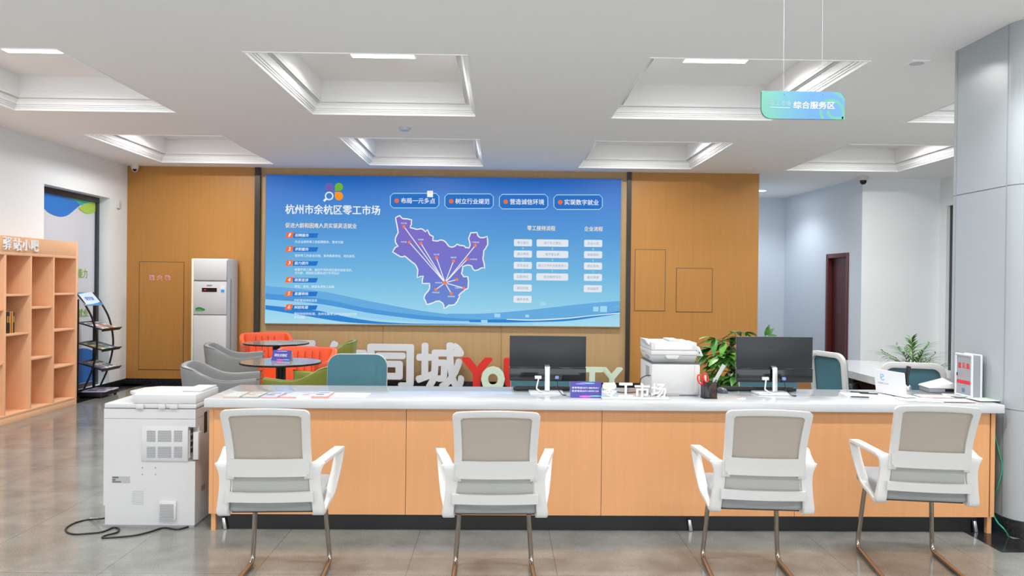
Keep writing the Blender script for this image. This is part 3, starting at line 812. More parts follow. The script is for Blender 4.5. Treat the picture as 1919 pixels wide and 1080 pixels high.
stand_letter('U', 'standing_letter', 'red standing letter U mostly behind the left monitor', 947, 988, 674, M_RED, group=LG)
stand_letter('C', 'standing_letter', 'pale green standing letter C hidden behind the left monitor', 995, 1033, 690, M_PALEGREEN, group=LG)
stand_letter('I', 'standing_letter', 'pale green standing letter I hidden behind the left monitor', 1042, 1052, 690, M_PALEGREEN, group=LG)
stand_letter('T', 'standing_letter', 'pale green standing letter T right of the left monitor', 1092, 1129, 690.5, M_PALEGREEN, group=LG, Yl=11.22)
stand_letter('Y', 'standing_letter', 'pale green standing letter Y at the end of the row', 1129, 1166, 691, M_PALEGREEN, group=LG)

# ------------------------------------------------------------------ service counter
CTZ = .797
t = counter = thing('service_counter', 'long service counter with white quartz top and orange wood front', 'counter', (-1.75, 4.725, 0), math.radians(.5))
CL_, CD = 4.80, .66
mb = MB(); mb.box(0, CL_, 0, CD, CTZ - .052, CTZ); mb.build('countertop', M_QUARTZ, t, bevel=.004)
px_ = [.045, 1.19, 2.365, 3.54, 4.735]
for a, b in zip(px_[:-1], px_[1:]):
    mb = MB(); mb.box(a + .0015, b - .0015, .04, .058, .105, CTZ - .052); mb.build('front_panel', M_WOOD, t)
mb = MB(); mb.box(px_[0], px_[-1], .0585, .07, .11, CTZ - .055); mb.build('panel_backing', M_GROOVE, t)
for a in (.018, 4.745):
    mb = MB(); mb.box(a, a + .026, .045, CD - .03, .105, CTZ - .052)
    mb.build('side_panel', M_WOOD, t)
mb = MB(); mb.box(.08, 4.70, .10, .115, 0, .105); mb.build('kickplate', M_BLACK, t)
mb = MB(); mb.box(.06, 4.72, CD - .06, CD - .045, .35, CTZ - .052); mb.build('modesty_panel', M_WOOD, t)
for a in (.03, 4.735):
    mb = MB(); mb.box(a, a + .026, .055, .085, 0, .105); mb.build('support_leg', M_WOOD, t)
for a in (.085, 2.90, 4.66):
    mb = MB(); mb.prism([(0, 0), (.022, 0), (.010, .07), (-.008, .07)], -.010, .010, facing_cam((a + .01, .082, .002))); mb.build('metal_foot', M_ALU, t, bevel=.003)

# ------------------------------------------------------------------ visitor chairs
def back_y(z):
    T_ = [(.38, -.222), (.46, -.234), (.54, -.246), (.62, -.258), (.70, -.275), (.80, -.312), (.92, -.368)]
    for (z0, y0), (z1, y1) in zip(T_[:-1], T_[1:]):
        if z <= z1: return y0 + (y1 - y0) * (z - z0) / (z1 - z0)
    return T_[-1][1]
def half_w(z):
    T_ = [(.40, .205), (.56, .198), (.64, .194), (.72, .192), (.82, .196), (.92, .201)]
    if z <= T_[0][0]: return T_[0][1]
    for (z0, y0), (z1, y1) in zip(T_[:-1], T_[1:]):
        if z <= z1: return y0 + (y1 - y0) * (z - z0) / (z1 - z0)
    return T_[-1][1]
def SB(x, z, off=0): return (x, back_y(z) + off + .35 * x * x - .012, z)
def back_frame(ztop, zbot, thk, bar, top_bar, name, parent, m):
    o_, i_ = [], []
    zs_ = [zbot + (ztop - .03 - zbot) * k / 12 for k in range(13)]
    for z in zs_: o_.append((half_w(z), z)); i_.append((half_w(z) - bar, min(z, ztop - top_bar - .012)))
    for k in range(1, 6):
        a = math.radians(90 * k / 6); r = .03
        o_.append((half_w(ztop) - r + r * math.cos(a), ztop - r + r * math.sin(a) + .0)); i_.append((half_w(ztop) - bar - .012 * k / 6, ztop - top_bar - .012 * (1 - k / 6)))
    for k in range(0, 7):
        f = 1 - 2 * k / 6; w_ = half_w(ztop)
        o_.append((f * (w_ - .03), ztop + .008 * (1 - f * f))); i_.append((f * (w_ - bar - .012), ztop - top_bar + .006 * (1 - f * f)))
    n_ = len(o_)
    R_ = lambda L_: L_[:]
    half = 13 + 5
    o_ += [(-x, z) for x, z in o_[:half][::-1]]; i_ += [(-x, z) for x, z in i_[:half][::-1]]
    rows = []
    for d, L_ in ((-thk, o_), (0, o_), (0, i_), (-thk, i_)): rows.append([SB(x, z, d) for x, z in L_])
    n_ = len(o_); v = [p for r in rows for p in r]; f = []
    for a in range(4):
        b = (a + 1) % 4
        for j in range(n_ - 1): f.append((a * n_ + j, a * n_ + j + 1, b * n_ + j + 1, b * n_ + j))
    f.append(tuple(a * n_ for a in range(4))); f.append(tuple(a * n_ + n_ - 1 for a in (3, 2, 1, 0)))
    mb = MB(); mb.add(v, f); return mb.build(name, m, parent, bevel=.0035)
def back_sheet(z0, z1, inset, off, name, parent, m, thick=.006, nx=8, nz=10, wfun=None):
    rows, rows2 = [], []
    for i in range(nz + 1):
        z = z0 + (z1 - z0) * i / nz; w_ = (wfun(z) if wfun else half_w(z)) - inset
        rows.append([SB(-w_ + 2 * w_ * j / nx, z, off) for j in range(nx + 1)])
        rows2.append([SB(-w_ + 2 * w_ * j / nx, z, off - thick) for j in range(nx + 1)])
    mb = MB(); mb.grid(rows); mb.grid([r[::-1] for r in rows2])
    m_, n_ = nx + 1, nz + 1; N = m_ * n_
    ring = [j for j in range(m_)] + [i * m_ + nx for i in range(1, n_)] + [nz * m_ + j for j in range(nx - 1, -1, -1)] + [i * m_ for i in range(nz - 1, 0, -1)]
    def other(k): i, j = divmod(k, m_); return N + i * m_ + (nx - j)
    for a, b in zip(ring, ring[1:] + ring[:1]): mb.f.append((b, a, other(a), other(b))); mb.fm.append(0)
    return mb.build(name, m, parent, smooth=50)
def cushion(x0, x1, y0, y1, z0, z1, name, parent, m, r=.06, bev=.018):
    mb = MB(); mb.prism(rrect(x0, x1, y0, y1, r, 5), z0, z1); return mb.build(name, m, parent, bevel=bev, seg=3, smooth=60)

def make_visitor_chair():
    t = thing('visitor_chair', '', 'chair')
    back_frame(.915, .575, .024, .037, .030, 'backrest_frame', t, M_PLASTIC)
    back_sheet(.60, .892, .030, -.006, 'backrest_mesh', t, M_MESH)
    back_sheet(.47, .615, .022, .006, 'lower_back_pad', t, mat('grey_pad', (176, 176, 174), .9, bump=((900, 900, 900), .3)), thick=.010, nz=4)
    # curved support band and lower cross bar
    def wide(z): return .180 if z > .662 or z < .60 else .190
    back_sheet(.590, .676, .004, -.024, 'lumbar_support', t, M_PLASTIC, thick=.012, wfun=wide)
    back_sheet(.468, .514, .0, -.020, 'cross_bar', t, M_PLASTIC, thick=.022, nz=2)
    cushion(-.228, .228, -.235, .225, .408, .482, 'seat', t, M_SEAT)
    for s_ in (-1, 1):
        mb = MB()
        P = [(.218, -.262, .640), (.224, -.24, .642), (.245, -.12, .648), (.270, .0, .655), (.276, .055, .652), (.272, .068, .634), (.262, .03, .55), (.248, -.03, .465), (.240, -.065, .438), (.230, -.12, .420), (.224, -.19, .402), (.220, -.222, .400), (.222, -.240, .412), (.218, -.246, .46), (.208, -.254, .56)]
        P = smooth_path([(s_ * x, y, z) for x, y, z in P], 4, closed=True)
        mb.band(P, .046, .019, closed=True)
        # bracket that carries the backrest
        Q = smooth_path([(s_ * .214, -.260, .648), (s_ * .207, -.256, .60), (s_ * .208, -.250, .54), (s_ * .216, -.242, .47), (s_ * .222, -.236, .42), (s_ * .218, -.222, .400)], 4)
        mb.band(Q, [.076, .070, .064, .058, .054, .052, .052, .052, .052, .052, .052, .052, .052, .053, .054, .055, .055, .055, .056, .056, .056][:len(Q)], .022)
        mb.build('armrest', M_PLASTIC, t, bevel=.004)
    # cantilever tube: under the seat, down the front, back along the floor
    H = []
    for s_ in (1, -1):
        h = [(s_ * .17, -.10, .392), (s_ * .172, .08, .392), (s_ * .174, .16, .388), (s_ * .177, .19, .36), (s_ * .183, .205, .28), (s_ * .194, .226, .12), (s_ * .199, .233, .06), (s_ * .20, .228, .03), (s_ * .201, .205, .0145), (s_ * .202, .17, .0125), (s_ * .205, -.05, .0125), (s_ * .207, -.28, .0125), (s_ * .195, -.325, .0125), (s_ * .15, -.345, .0125)]
        H.append(h)
    path = H[0] + H[1][::-1]
    mb = MB(); mb.tube(smooth_path(path, 4), .0125, 12); mb.build('cantilever_frame', M_CHROME, t, smooth=60)
    mb = MB(); mb.box(-.19, .19, -.2, .16, .398, .409); mb.build('seat_plate', M_BLACK, t)
    return t
vc = make_visitor_chair()
VC = [(-1.085, 3.995, 3.0, 'white grey mesh chair nearest the floor copier, at the left end of the counter'),
      (-.022, 3.985, 1.0, 'white grey mesh chair in front of the left monitor'),
      (1.298, 4.09, -5.0, 'white grey mesh chair in front of the right monitor'),
      (2.215, 4.26, -9.0, 'white grey mesh chair nearest the column')]
for i, (x, y, a, lab) in enumerate(VC):
    o = vc if i == 0 else copy_tree(vc)
    o.location = (x, y, 0); o.rotation_euler.z = math.radians(a); o['label'] = lab; o['group'] = 'visitor chairs before the counter'

# ------------------------------------------------------------------ staff chairs behind the counter
def make_staff_chair():
    t = thing('office_chair', '', 'chair')
    dz = .03
    def W(z): return .215 - .05 * max(0, (z - .88) / .1) ** 2
    # mesh stretched over the front of a white frame
    rows = []
    def pt(x, z, off): return (x, -.20 - .10 * (z - .5) + .25 * x * x + off, z)
    def rr(z0, z1, w, r, off): return [pt(x, z, off) for x, z in rrect(-w, w, z0, z1, (r * .6, r, r, r * .6), 7)]
    mb = MB(); A_ = rr(.56, .955, .220, .09, 0); n_ = len(A_)
    mb.add(A_ + rr(.56, .955, .220, .09, -.006), [tuple(range(n_)), tuple(range(n_, 2 * n_))[::-1]] + [(i, n_ + i, n_ + (i + 1) % n_, (i + 1) % n_) for i in range(n_)])
    mb.build('backrest_mesh', M_TEAL, t)
    mb = MB(); rows = [rr(.557, .958, .223, .092, -.008), rr(.557, .958, .223, .092, -.036), rr(.60, .915, .183, .06, -.036), rr(.60, .915, .183, .06, -.008)]
    mb.grid(rows + [rows[0]], closed_u=True); mb.build('backrest_frame', M_PLASTIC, t, bevel=.004)
    mb = MB(); mb.band(smooth_path([(0, -.235, .60), (0, -.27, .50), (0, -.2, .41), (0, -.05, .40)], 5), .07, .02); mb.build('back_bracket', M_PLASTIC, t, bevel=.004)
    cushion(-.23, .23, -.19, .25, .42, .49, 'seat', t, M_TEAL)
    for s_ in (-1, 1):
        mb = MB(); mb.band(smooth_path([(s_ * .2, -.02, .41), (s_ * .265, -.02, .44), (s_ * .272, -.03, .58), (s_ * .27, -.02, .64), (s_ * .265, .0, .645)], 4), .03, .018, side=(0, 1, 0)); mb.box(s_ * .265 - .03, s_ * .265 + .03, -.12, .14, .645, .665); mb.build('armrest', M_PLASTIC, t, bevel=.004)
    mb = MB(); mb.lathe([(.025, .09), (.025, .42)], 14); mb.build('gas_stem', M_CHROME, t, smooth=40)
    mb = MB(); mb.lathe([(.04, .07), (.04, .12)], 14)
    for k in range(5):
        a = 2 * math.pi * k / 5 + .3; mb.band([(.03 * math.cos(a), .03 * math.sin(a), .1), (.3 * math.cos(a), .3 * math.sin(a), .07)], .04, .025, side=(-math.sin(a), math.cos(a), 0))
    mb.build('star_base', M_PLASTIC, t, bevel=.003)
    for k in range(5):
        a = 2 * math.pi * k / 5 + .3; mb = MB(); mb.lathe([(.028, -.02), (.028, .02)], 12, TR(.29 * math.cos(a), .29 * math.sin(a), .028, a + 1.57, 0, math.pi / 2)); mb.build('caster', M_BLACK, t, smooth=40)
    return t
sc_ = make_staff_chair()
SCH = [(669.5, 5.95, 180, 'teal mesh office chair behind the left half of the counter, before the standing letters'),
       (1013, 6.0, 180, 'teal mesh office chair hidden behind the left monitor'),
       (1441, 6.05, 180, 'teal mesh office chair hidden behind the right monitor'),
       (1556, 6.62, 285, 'white framed teal office chair seen edge-on beside the second counter'),
       (1709, 5.76, -18, 'white framed teal office chair behind the white card stand')]
for i, (px, yb, a, lab) in enumerate(SCH):
    o = sc_ if i == 0 else copy_tree(sc_)
    p = at_y(px, 700, yb); a = math.radians(a); o.location = (p.x - .22 * math.sin(a), yb + .22 * math.cos(a), 0); o.rotation_euler.z = a; o['label'] = lab; o['group'] = 'staff chairs behind the counter'

# ------------------------------------------------------------------ second counter
t = thing('side_counter', 'second white topped curved counter with orange wood ends at the right', 'counter', (3.4, 7.2, 0))
ox, oy = 3.4, 7.2
outl = [(2.25, 7.30), (2.97, 7.30), (2.97, 6.27), (3.82, 6.27), (3.84, 7.0)]
for k in range(9):
    a = math.radians(90 * k / 8); outl.append((3.84 - .5 + .5 * math.cos(a), 7.24 + .5 * math.sin(a)))
outl += [(2.25, 7.74)]
mb = MB(); mb.prism([(x - ox, y - oy) for x, y in outl], .725, .785); mb.build('countertop', M_QUARTZ, t)
mb = MB(); fo = [(3.80, 6.30), (3.80, 7.0)] + [(3.80 - .5 + .5 * math.cos(math.radians(90 * k / 8)), 7.21 + .5 * math.sin(math.radians(90 * k / 8))) for k in range(9)] + [(2.3, 7.71)]
fi = [(x - .03 if i < 2 else x - .03 * math.cos(math.radians(90 * min(8, max(0, i - 2)) / 8)), y - (.03 * math.sin(math.radians(90 * min(8, max(0, i - 2)) / 8)) if i >= 2 else 0)) for i, (x, y) in enumerate(fo)]
mb.prism([(x - ox, y - oy) for x, y in fo + fi[::-1]], .0, .725); mb.build('curved_front', M_OFFWHITE, t)
mb = MB(); mb.box(2.28 - ox, 2.31 - ox, 7.34 - oy, 7.68 - oy, 0, .725); mb.build('side_panel', M_WOOD, t)
mb = MB(); mb.box(2.31 - ox, 3.0 - ox, 7.34 - oy, 7.365 - oy, 0, .725); mb.build('inner_panel', M_WOOD, t)
mb = MB(); mb.box(3.02 - ox, 3.77 - ox, 6.31 - oy, 6.34 - oy, 0, .725); mb.build('end_panel', M_WOOD, t)
mb = MB(); mb.box(3.3 - ox, 3.33 - ox, 6.34 - oy, 7.4 - oy, 0, .725); mb.build('inner_panel', mat('recess_shade_brown', (74, 48, 34), .6), t)  # dark brown stands in for the shade under the countertop

# ------------------------------------------------------------------ lounge: tables and armchairs
M_TTOP = mat('table_grey', (146, 138, 128), .12)
def round_table(px, py, label, r):
    p = at_z(px, py, .75)
    t = thing('round_table', label, 'table', (p.x, p.y, 0), 0, 'round lounge tables')
    mb = MB(); mb.lathe([(r - .012, .728), (r - .002, .732), (r, .742), (r - .004, .75), (.001, .75)], 48, cap=False); mb.lathe([(.001, .728), (r - .012, .728)], 48, cap=False)
    mb.build('tabletop', [M_TTOP], t, smooth=50, merge=True)
    mb = MB(); mb.lathe([(r + .001, .731), (r + .003, .738), (r + .0015, .747)], 48, cap=False); mb.build('table_edge', M_BLACK, t, smooth=50)
    mb = MB(); mb.lathe([(.045, .02), (.045, .70), (.11, .728)], 20); mb.build('pedestal', M_BLACK, t, smooth=40)
    mb = MB(); mb.lathe([(.23, 0), (.23, .012), (.05, .022)], 32); mb.build('base_plate', M_BLACK, t, smooth=30)
    return t
tabA = round_table(527, 677.5, 'dark round lounge table carrying the purple tent card', .367)
tabB = round_table(518.7, 642, 'dark round lounge table farther back, with the grey and orange armchairs behind it', .385)

def make_armchair(m, seam_m, seams):
    t = thing('armchair', '', 'armchair')
    # path of the shell seen from above, with the height of its rim
    P = [(.285, .255, .700, .015), (.292, .15, .690, .015), (.296, .04, .684, .018), (.296, -.06, .700, .022), (.292, -.14, .740, .03), (.280, -.215, .785, .04), (.235, -.268, .802, .05), (.12, -.288, .805, .05), (0, -.292, .805, .05)]
    P = P + [(-x, y, h, f) for x, y, h, f in P[:-1][::-1]]
    n = len(P); S = smooth_path([(x, y, h) for x, y, h, f in P], 4); F = smooth_path([(f, 0, 0) for x, y, h, f in P], 4)
    rows = []
    for fr, sc, up in ((0, .84, 0), (.25, .92, 0), (.6, .985, .0), (.9, 1.0, .5), (1.0, 1.0, 1.0)):
        r_ = []
        for p, f in zip(S, F):
            d = Vector((p.x, p.y, 0)).normalized() * (f.x * max(0, fr - .3))
            z0 = .27
            r_.append((p.x * sc + d.x, p.y * sc + d.y, z0 + (p.z - z0) * fr))
        rows.append(r_)
    mb = MB(); mb.grid(rows)
    o = mb.build('shell', m, t, smooth=80, recalc=False)
    md = o.modifiers.new('thickness', 'SOLIDIFY'); md.thickness = .055; md.offset = 0; md.use_even_offset = True
    md = o.modifiers.new('rounding', 'BEVEL'); md.width = .012; md.segments = 3; md.limit_method = 'ANGLE'; md.angle_limit = math.radians(50)
    top = rows[-1]
    mb = MB(); mb.tube([(x * 1.06, y * 1.06, z - .004) for x, y, z in top], .005, 6); mb.build('piping', seam_m, t, smooth=60)
    cushion(-.245, .245, -.225, .255, .30, .45, 'seat_cushion', t, m, r=.07, bev=.03)
    for k in ((-.12, -.04, .04, .12) if seams else ()):
        y = -.245 + .15 * k * k; mb = MB(); mb.tube([(k, y + .012, .46), (k, y - .01, .60), (k, y - .030, .76)], .0035, 6); mb.build('back_seam', seam_m, t)
    for a in (-1, 1):
        for b in (-1, 1):
            mb = MB(); mb.tube([(a * .19, b * .17, .27), (a * .26, b * .23, 0.001)], [.018, .010], 10); mb.build('leg', M_LEGW, t, smooth=40)
    mb = MB(); mb.box(-.22, .22, -.2, .2, .255, .31); mb.build('seat_base', M_BLACK, t)
    return t
M_LEGW = mat('leg_wood', (150, 104, 66), .45)
for nm, rgb, seam, spots in (
    ('leather_grey', (130, 132, 132), (70, 70, 70), [(425, 6.75, -76, 'light grey leather armchair nearest the floor copier'), (447, 8.75, -74, 'light grey leather armchair by the air conditioner, farther from the counter')]),
    ('leather_orange', (226, 88, 44), (150, 44, 20), [(560, 8.15, 172, 'orange leather armchair behind the table with the tent card'), (503, 10.45, 205, 'orange leather armchair behind the farther table, against the wall')]),
    ('leather_olive', (126, 132, 50), (70, 72, 30), [(578, 6.85, 80, 'olive green armchair beside the teal office chair at the near table'), (612, 9.35, 96, 'olive green armchair right of the farther table')])):
    M_ = mat(nm, rgb, .42); S_ = mat(nm + '_seam', seam, .5); proto = make_armchair(M_, S_, nm == 'leather_orange')
    for i, (px, y, a, lab) in enumerate(spots):
        o = proto if i == 0 else copy_tree(proto)
        p = at_y(px, 690, y); o.location = (p.x, y, 0); o.rotation_euler.z = math.radians(a); o['label'] = lab; o['group'] = 'lounge armchairs'

def tent_card(name, label, p0, p1, h, depth, mats, lines, bold=.02):
    """folded card: p0, p1 front bottom corners"""
    mid = (Vector(p0) + Vector(p1)) / 2; d = Vector(p1) - Vector(p0); w = d.length
    t = thing(name, label, 'sign', mid, math.atan2(d.y, d.x))
    mb = MB(); s_ = depth / 2 / h
    mb.add([(-w / 2, 0, 0), (w / 2, 0, 0), (w / 2, depth / 2, h), (-w / 2, depth / 2, h), (-w / 2, .002, 0), (w / 2, .002, 0), (w / 2, depth / 2, h - .003), (-w / 2, depth / 2, h - .003)],
           [(0, 1, 2, 3), (7, 6, 5, 4), (0, 4, 5, 1), (1, 5, 6, 2), (3, 2, 6, 7), (0, 3, 7, 4)])
    mb.build('front_leaf', mats[0], t)
    mb = MB(); mb.add([(-w / 2, depth, 0), (w / 2, depth, 0), (w / 2, depth / 2, h), (-w / 2, depth / 2, h), (-w / 2, depth - .002, 0), (w / 2, depth - .002, 0), (w / 2, depth / 2, h - .003), (-w / 2, depth / 2, h - .003)],
           [(3, 2, 1, 0), (4, 5, 6, 7), (0, 1, 5, 4), (1, 2, 6, 5), (3, 7, 6, 2), (0, 4, 7, 3)])
    mb.build('rear_leaf', M_WHITE, t)
    T_ = basis((1, 0, 0), Vector((0, depth / 2, h)).normalized(), Vector((1, 0, 0)).cross(Vector((0, depth / 2, h)).normalized()), (0, -.0006, 0)); L_ = math.hypot(depth / 2, h)
    for txt, cx, cy, tw, th in lines:
        mb = MB(); mb.text(txt, T_ @ Matrix.Translation((cx * w, cy * L_, .0006)), w=tw * w, h=th * L_, bold=bold); mb.build('lettering', M_WHITE, t)
    for rgb, cx, cy, rw, rh in (((232, 92, 190), -.02, .09, .2, .06), ((120, 200, 244), .3, .12, .22, .035), ((150, 120, 230), -.15, .86, .18, .04), ((96, 170, 240), .05, .9, .25, .05)):
        mb = MB(); mb.prism([(cx * w + rw * w * math.cos(k * math.pi / 12), max(.001, cy * L_ + rh * L_ * math.sin(k * math.pi / 12))) for k in range(24)], .0003, .0005, T_)
        mb.build('light_streak', mat('streak_%d' % rgb[0], rgb, .4), t)
    return t
M_PURP = mat('tent_purple', (64, 62, 150), .4)
a = at_z(508.5, 676, .75); b = at_z(543, 677.5, .75)
tent_card('tent_card', 'purple folded tent card standing on the near round table', (a.x, a.y, .7505), (b.x, b.y, .7505), .098, .07, [M_PURP], [('岗位对接区', -.02, .52, .68, .27)])
a = at_z(1069.5, 745.8, CTZ); b = at_z(1128, 746.5, CTZ)
tent_card('tent_card', 'purple folded telephone card on the counter beside the left monitor', (a.x, a.y, CTZ + .0003), (b.x, b.y, CTZ + .0003), .096, .07, [M_PURP],
          [('咨询电话:0571-88676411', -.02, .62, .86, .12), ('投诉电话:0571-89391150', -.02, .42, .86, .12)])

# ------------------------------------------------------------------ floor standing air conditioner
AY = 10.97
a = at_y(358, 600, AY); b = at_y(425, 600, AY); ah = at_y(390, 484.5, AY).z
t = thing('air_conditioner', 'tall white floor standing air conditioner against the wood wall', 'air conditioner', ((a.x + b.x) / 2, AY, 0)); aw = (b.x - a.x) / 2
def ac(px, py): p = at_y(px, py, AY); return p.x - t.location.x, p.z
mb = MB(); mb.box(-aw, aw, .04, .46, .05, ah); mb.build('body', M_OFFWHITE, t, bevel=.012)
mb = MB(); mb.box(-aw + .02, aw - .02, .06, .44, 0, .05); mb.build('plinth', M_BLACK, t)
for nm, y0, y1 in (('air_outlet_flap', 487, 526), ('control_panel', 527.5, 590), ('lower_panel', 591, 718)):
    z1 = ac(390, y0)[1]; z0 = max(.06, ac(390, y1)[1]); mb = MB(); mb.box(-aw + .035, aw - .004, 0, .045, z0 + .002, z1 - .002); mb.build(nm, M_OFFWHITE, t, bevel=.008)
mb = MB(); mb.box(-aw, -aw + .034, .004, .05, .06, ah - .004); mb.build('side_trim', M_CREAM, t, bevel=.01)
x0, z0 = ac(379, 547); x1, z1 = ac(407, 540); mb = MB(); mb.box(x0, x1, -.004, .002, z0, z1); d_ = mb.build('display_window', M_BLACKGLOSS, t)
mb = MB(); mb.box(x0 + .03, x0 + .055, -.0048, -.004, (z0 + z1) / 2 - .006, (z0 + z1) / 2 + .006); mb.build('indicator', glow('led_red', (230, 50, 40), .25), d_)
x0, z0 = ac(388, 536.3); x1, z1 = ac(398, 533.8); mb = MB(); mb.box(x0, x1, -.002, .002, z0, z1); mb.build('badge', M_GREYDARK, t)
x0, z0 = ac(413.5, 549); x1, z1 = ac(422, 536.5); mb = MB(); mb.box(x0, x1, -.002, .002, z0, z1); e_ = mb.build('energy_label', mat('label_white', (222, 232, 240), .5), t)
mb = MB(); mb.box(x0 + .006, x1 - .006, -.0028, -.002, z0 + .006, z0 + (z1 - z0) * .5); mb.build('label_print', mat('label_blue', (60, 150, 210), .5), e_)
lf = MB(); random.seed(5)
x0, z0 = ac(364, 583.5); x1, z1 = ac(385, 575)
lf.mi = 0; lf.prism([(x0, z0 + .008), (x0 + .06, z0), (x1 - .03, z0 + .004), (x1, z0 + .014), (x1 - .05, z0 + .03), (x0 + .06, z0 + .03)], 0, .001, facing_cam((0, -.001, 0)))
lf.mi = 1
for k in range(5): cx = x0 + .035 + k * .025; lf.prism([(cx + .016 * math.cos(q), z0 + .034 + .012 * math.sin(k) + .014 * math.sin(q)) for q in [i * .785 for i in range(8)]], .001, .002, facing_cam((0, -.001, 0)))
lf.build('leaf_sticker', [mat('sticker_green', (70, 160, 80), .5), mat('sticker_dark', (38, 120, 60), .5)], t)
mb = MB(); mb.box(aw - .001, aw + .002, .15, .18, .2, ah - .28); mb.build('side_grille', M_GREYDARK, t)

# ------------------------------------------------------------------ bookcase with books
BX, BD, BH, BT = -5.045, .295, 1.93, 9.555
BB = XL + .014
t = thing('bookcase', 'tall orange wood bookcase along the left wall with mostly empty shelves', 'bookcase', (BB, BT, 0))
dp = BX - BB
def bk(name, y0, y1, z0, z1, x0=0, x1=None, m=None): b_ = MB(); b_.box(x0, dp if x1 is None else x1, y0 - BT, y1 - BT, z0, z1); return b_.build(name, m or M_BOOK, t, bevel=.0015)
YE = 6.9
bk('side_panel', BT - .035, BT, 0, BH); bk('side_panel', YE, YE + .035, 0, BH)
bk('header_board', YE + .035, BT - .035, 1.765, BH, dp - .03); bk('top_board', YE + .035, BT - .035, BH - .02, BH, 0, dp - .03)
bk('back_board', YE + .035, BT - .035, .075, BH - .02, 0, .012)
bk('plinth', YE + .035, BT - .035, 0, .075, .02, dp - .005)
bk('header_rail', YE + .035, BT - .035, 1.735, 1.765, .012)
divs = [BT - .035 - .0, 9.056, 8.621, 8.178, 7.74, 7.30, YE + .035]
for y in divs[1:-1]: bk('divider', y - .012, y + .012, .095, 1.735, .012)
bk('bottom_board', YE + .035, BT - .035, .075, .095, .012)
lev = [[1.33, .915, .496], [1.188, .635], [1.331, .922], [1.185, .635], [1.33, .915, .496], [1.188, .635]]
for i, L_ in enumerate(lev):
    y1 = divs[i] - (.012 if i else 0); y0 = divs[i + 1] + (.012 if i < 5 else 0)
    for z in L_: bk('shelf', y0, y1, z - .022, z, .012, dp - .012)
p0 = at_x(1 / 2.7, 420 + 130 / 2.7, BX); chars = [(15, 55, 68, 128), (66, 106, 74, 134), (112, 150, 80, 134), (157, 192, 84, 138)]
for ch, (u0, u1, v0, v1) in zip('驿站小吧', chars):
    a = at_x(u0 / 2.7, 420 + v1 / 2.7, BX); b = at_x(u1 / 2.7, 420 + v0 / 2.7, BX)
    mb = MB(); mb.text(ch, facing_right((dp + .007, (a.y + b.y) / 2 - BT, (a.z + b.z) / 2)), w=b.y - a.y, h=b.z - a.z, bold=.002, extrude=.006); mb.build('header_letter', mat('header_white', (244, 245, 247), .4), t)
random.seed(11)
y = 8.315; cols = [((26, 24, 26), .225, .03, 'black spined book at the left end of the bookcase row'), ((34, 30, 28), .222, .022, 'black spined book second from the left in the bookcase row'), ((232, 150, 40), .22, .014, 'thin orange book in the middle of the bookcase row'),
        ((178, 40, 36), .222, .016, 'thin red book right of the orange one in the bookcase'), ((206, 180, 70), .222, .014, 'thin yellow book in the bookcase row'), ((30, 28, 34), .222, .026, 'black book at the right end of the bookcase row')]
for i, (rgb, h, w, lab) in enumerate(cols):
    o = thing('book', lab, 'book', (BX - .17, y, .9225), 0, 'books in the bookcase')
    mb = MB(); mb.box(-.08, .10, 0, w, 0, h); c_ = mb.build('cover', mat('book_%d' % i, rgb, .4), o, bevel=.002)
    mb = MB(); mb.box(-.082, .095, .003, w - .003, h - .001, h + .0005); mb.build('pages', M_CREAM, o)
    if i in (0, 1, 5): mb = MB(); mb.box(.1, .1008, w * .25, w * .75, h * .5, h * .8); mb.build('spine_print', mat('spine_gold', (206, 160, 60), .5), o)
    y += w + .002

# ------------------------------------------------------------------ magazine rack
RX0, RX1, RYa, RYb = XL + .045, -4.985, 10.03, 10.47
t = thing('magazine_rack', 'black curved metal magazine rack with slanted shelves by the window', 'magazine rack', ((RX0 + RX1) / 2, (RYa + RYb) / 2, 0)); rx, ry = t.location.x, t.location.y
M_RK = mat('rack_black', (26, 26, 28), .35)
for y in (RYa + .012, RYb - .012):
    mb = MB(); mb.box(RX0 - rx, RX0 + .028 - rx, y - .012 - ry, y + .012 - ry, .02, 1.24); mb.build('rear_post', M_RK, t)
    P = [(RX0 - .01 - rx, 1.32), (RX0 + .09 - rx, 1.20), (RX0 + .20 - rx, 1.0), (RX0 + .255 - rx, .76), (RX0 + .25 - rx, .56), (RX0 + .19 - rx, .32), (RX0 + .10 - rx, .11)]
    mb = MB(); mb.band(smooth_path([(x, y - ry, z) for x, z in P], 5), .022, .016, side=(0, 1, 0)); mb.build('curved_side', M_RK, t)
SH = [(.955, .865), (.70, .61), (.455, .36)]
for zb, zf in SH:
    mb = MB(); y0, y1 = RYa - .0 - ry, RYb - ry
    sx0, sx1 = RX0 + .01 - rx, RX1 - rx
    mb.add([(sx0, y0, zb), (sx1, y0, zf), (sx1, y1, zf), (sx0, y1, zb), (sx0, y0, zb - .012), (sx1, y0, zf - .012), (sx1, y1, zf - .012), (sx0, y1, zb - .012)], [(0, 1, 2, 3), (7, 6, 5, 4), (0, 4, 5, 1), (1, 5, 6, 2), (2, 6, 7, 3), (3, 7, 4, 0)])
    mb.add([(sx1 - .004, y0 - .012, zf - .02), (sx1 + .03, y0 - .012, zf + .012), (sx1 + .03, y1 + .012, zf + .012), (sx1 - .004, y1 + .012, zf - .02), (sx1 + .002, y0 - .012, zf - .026), (sx1 + .034, y0 - .012, zf + .008), (sx1 + .034, y1 + .012, zf + .008), (sx1 + .002, y1 + .012, zf - .026)], [(0, 1, 2, 3), (7, 6, 5, 4), (0, 4, 5, 1), (1, 5, 6, 2), (2, 6, 7, 3), (3, 7, 4, 0)])
    mb.build('shelf', M_RK, t)
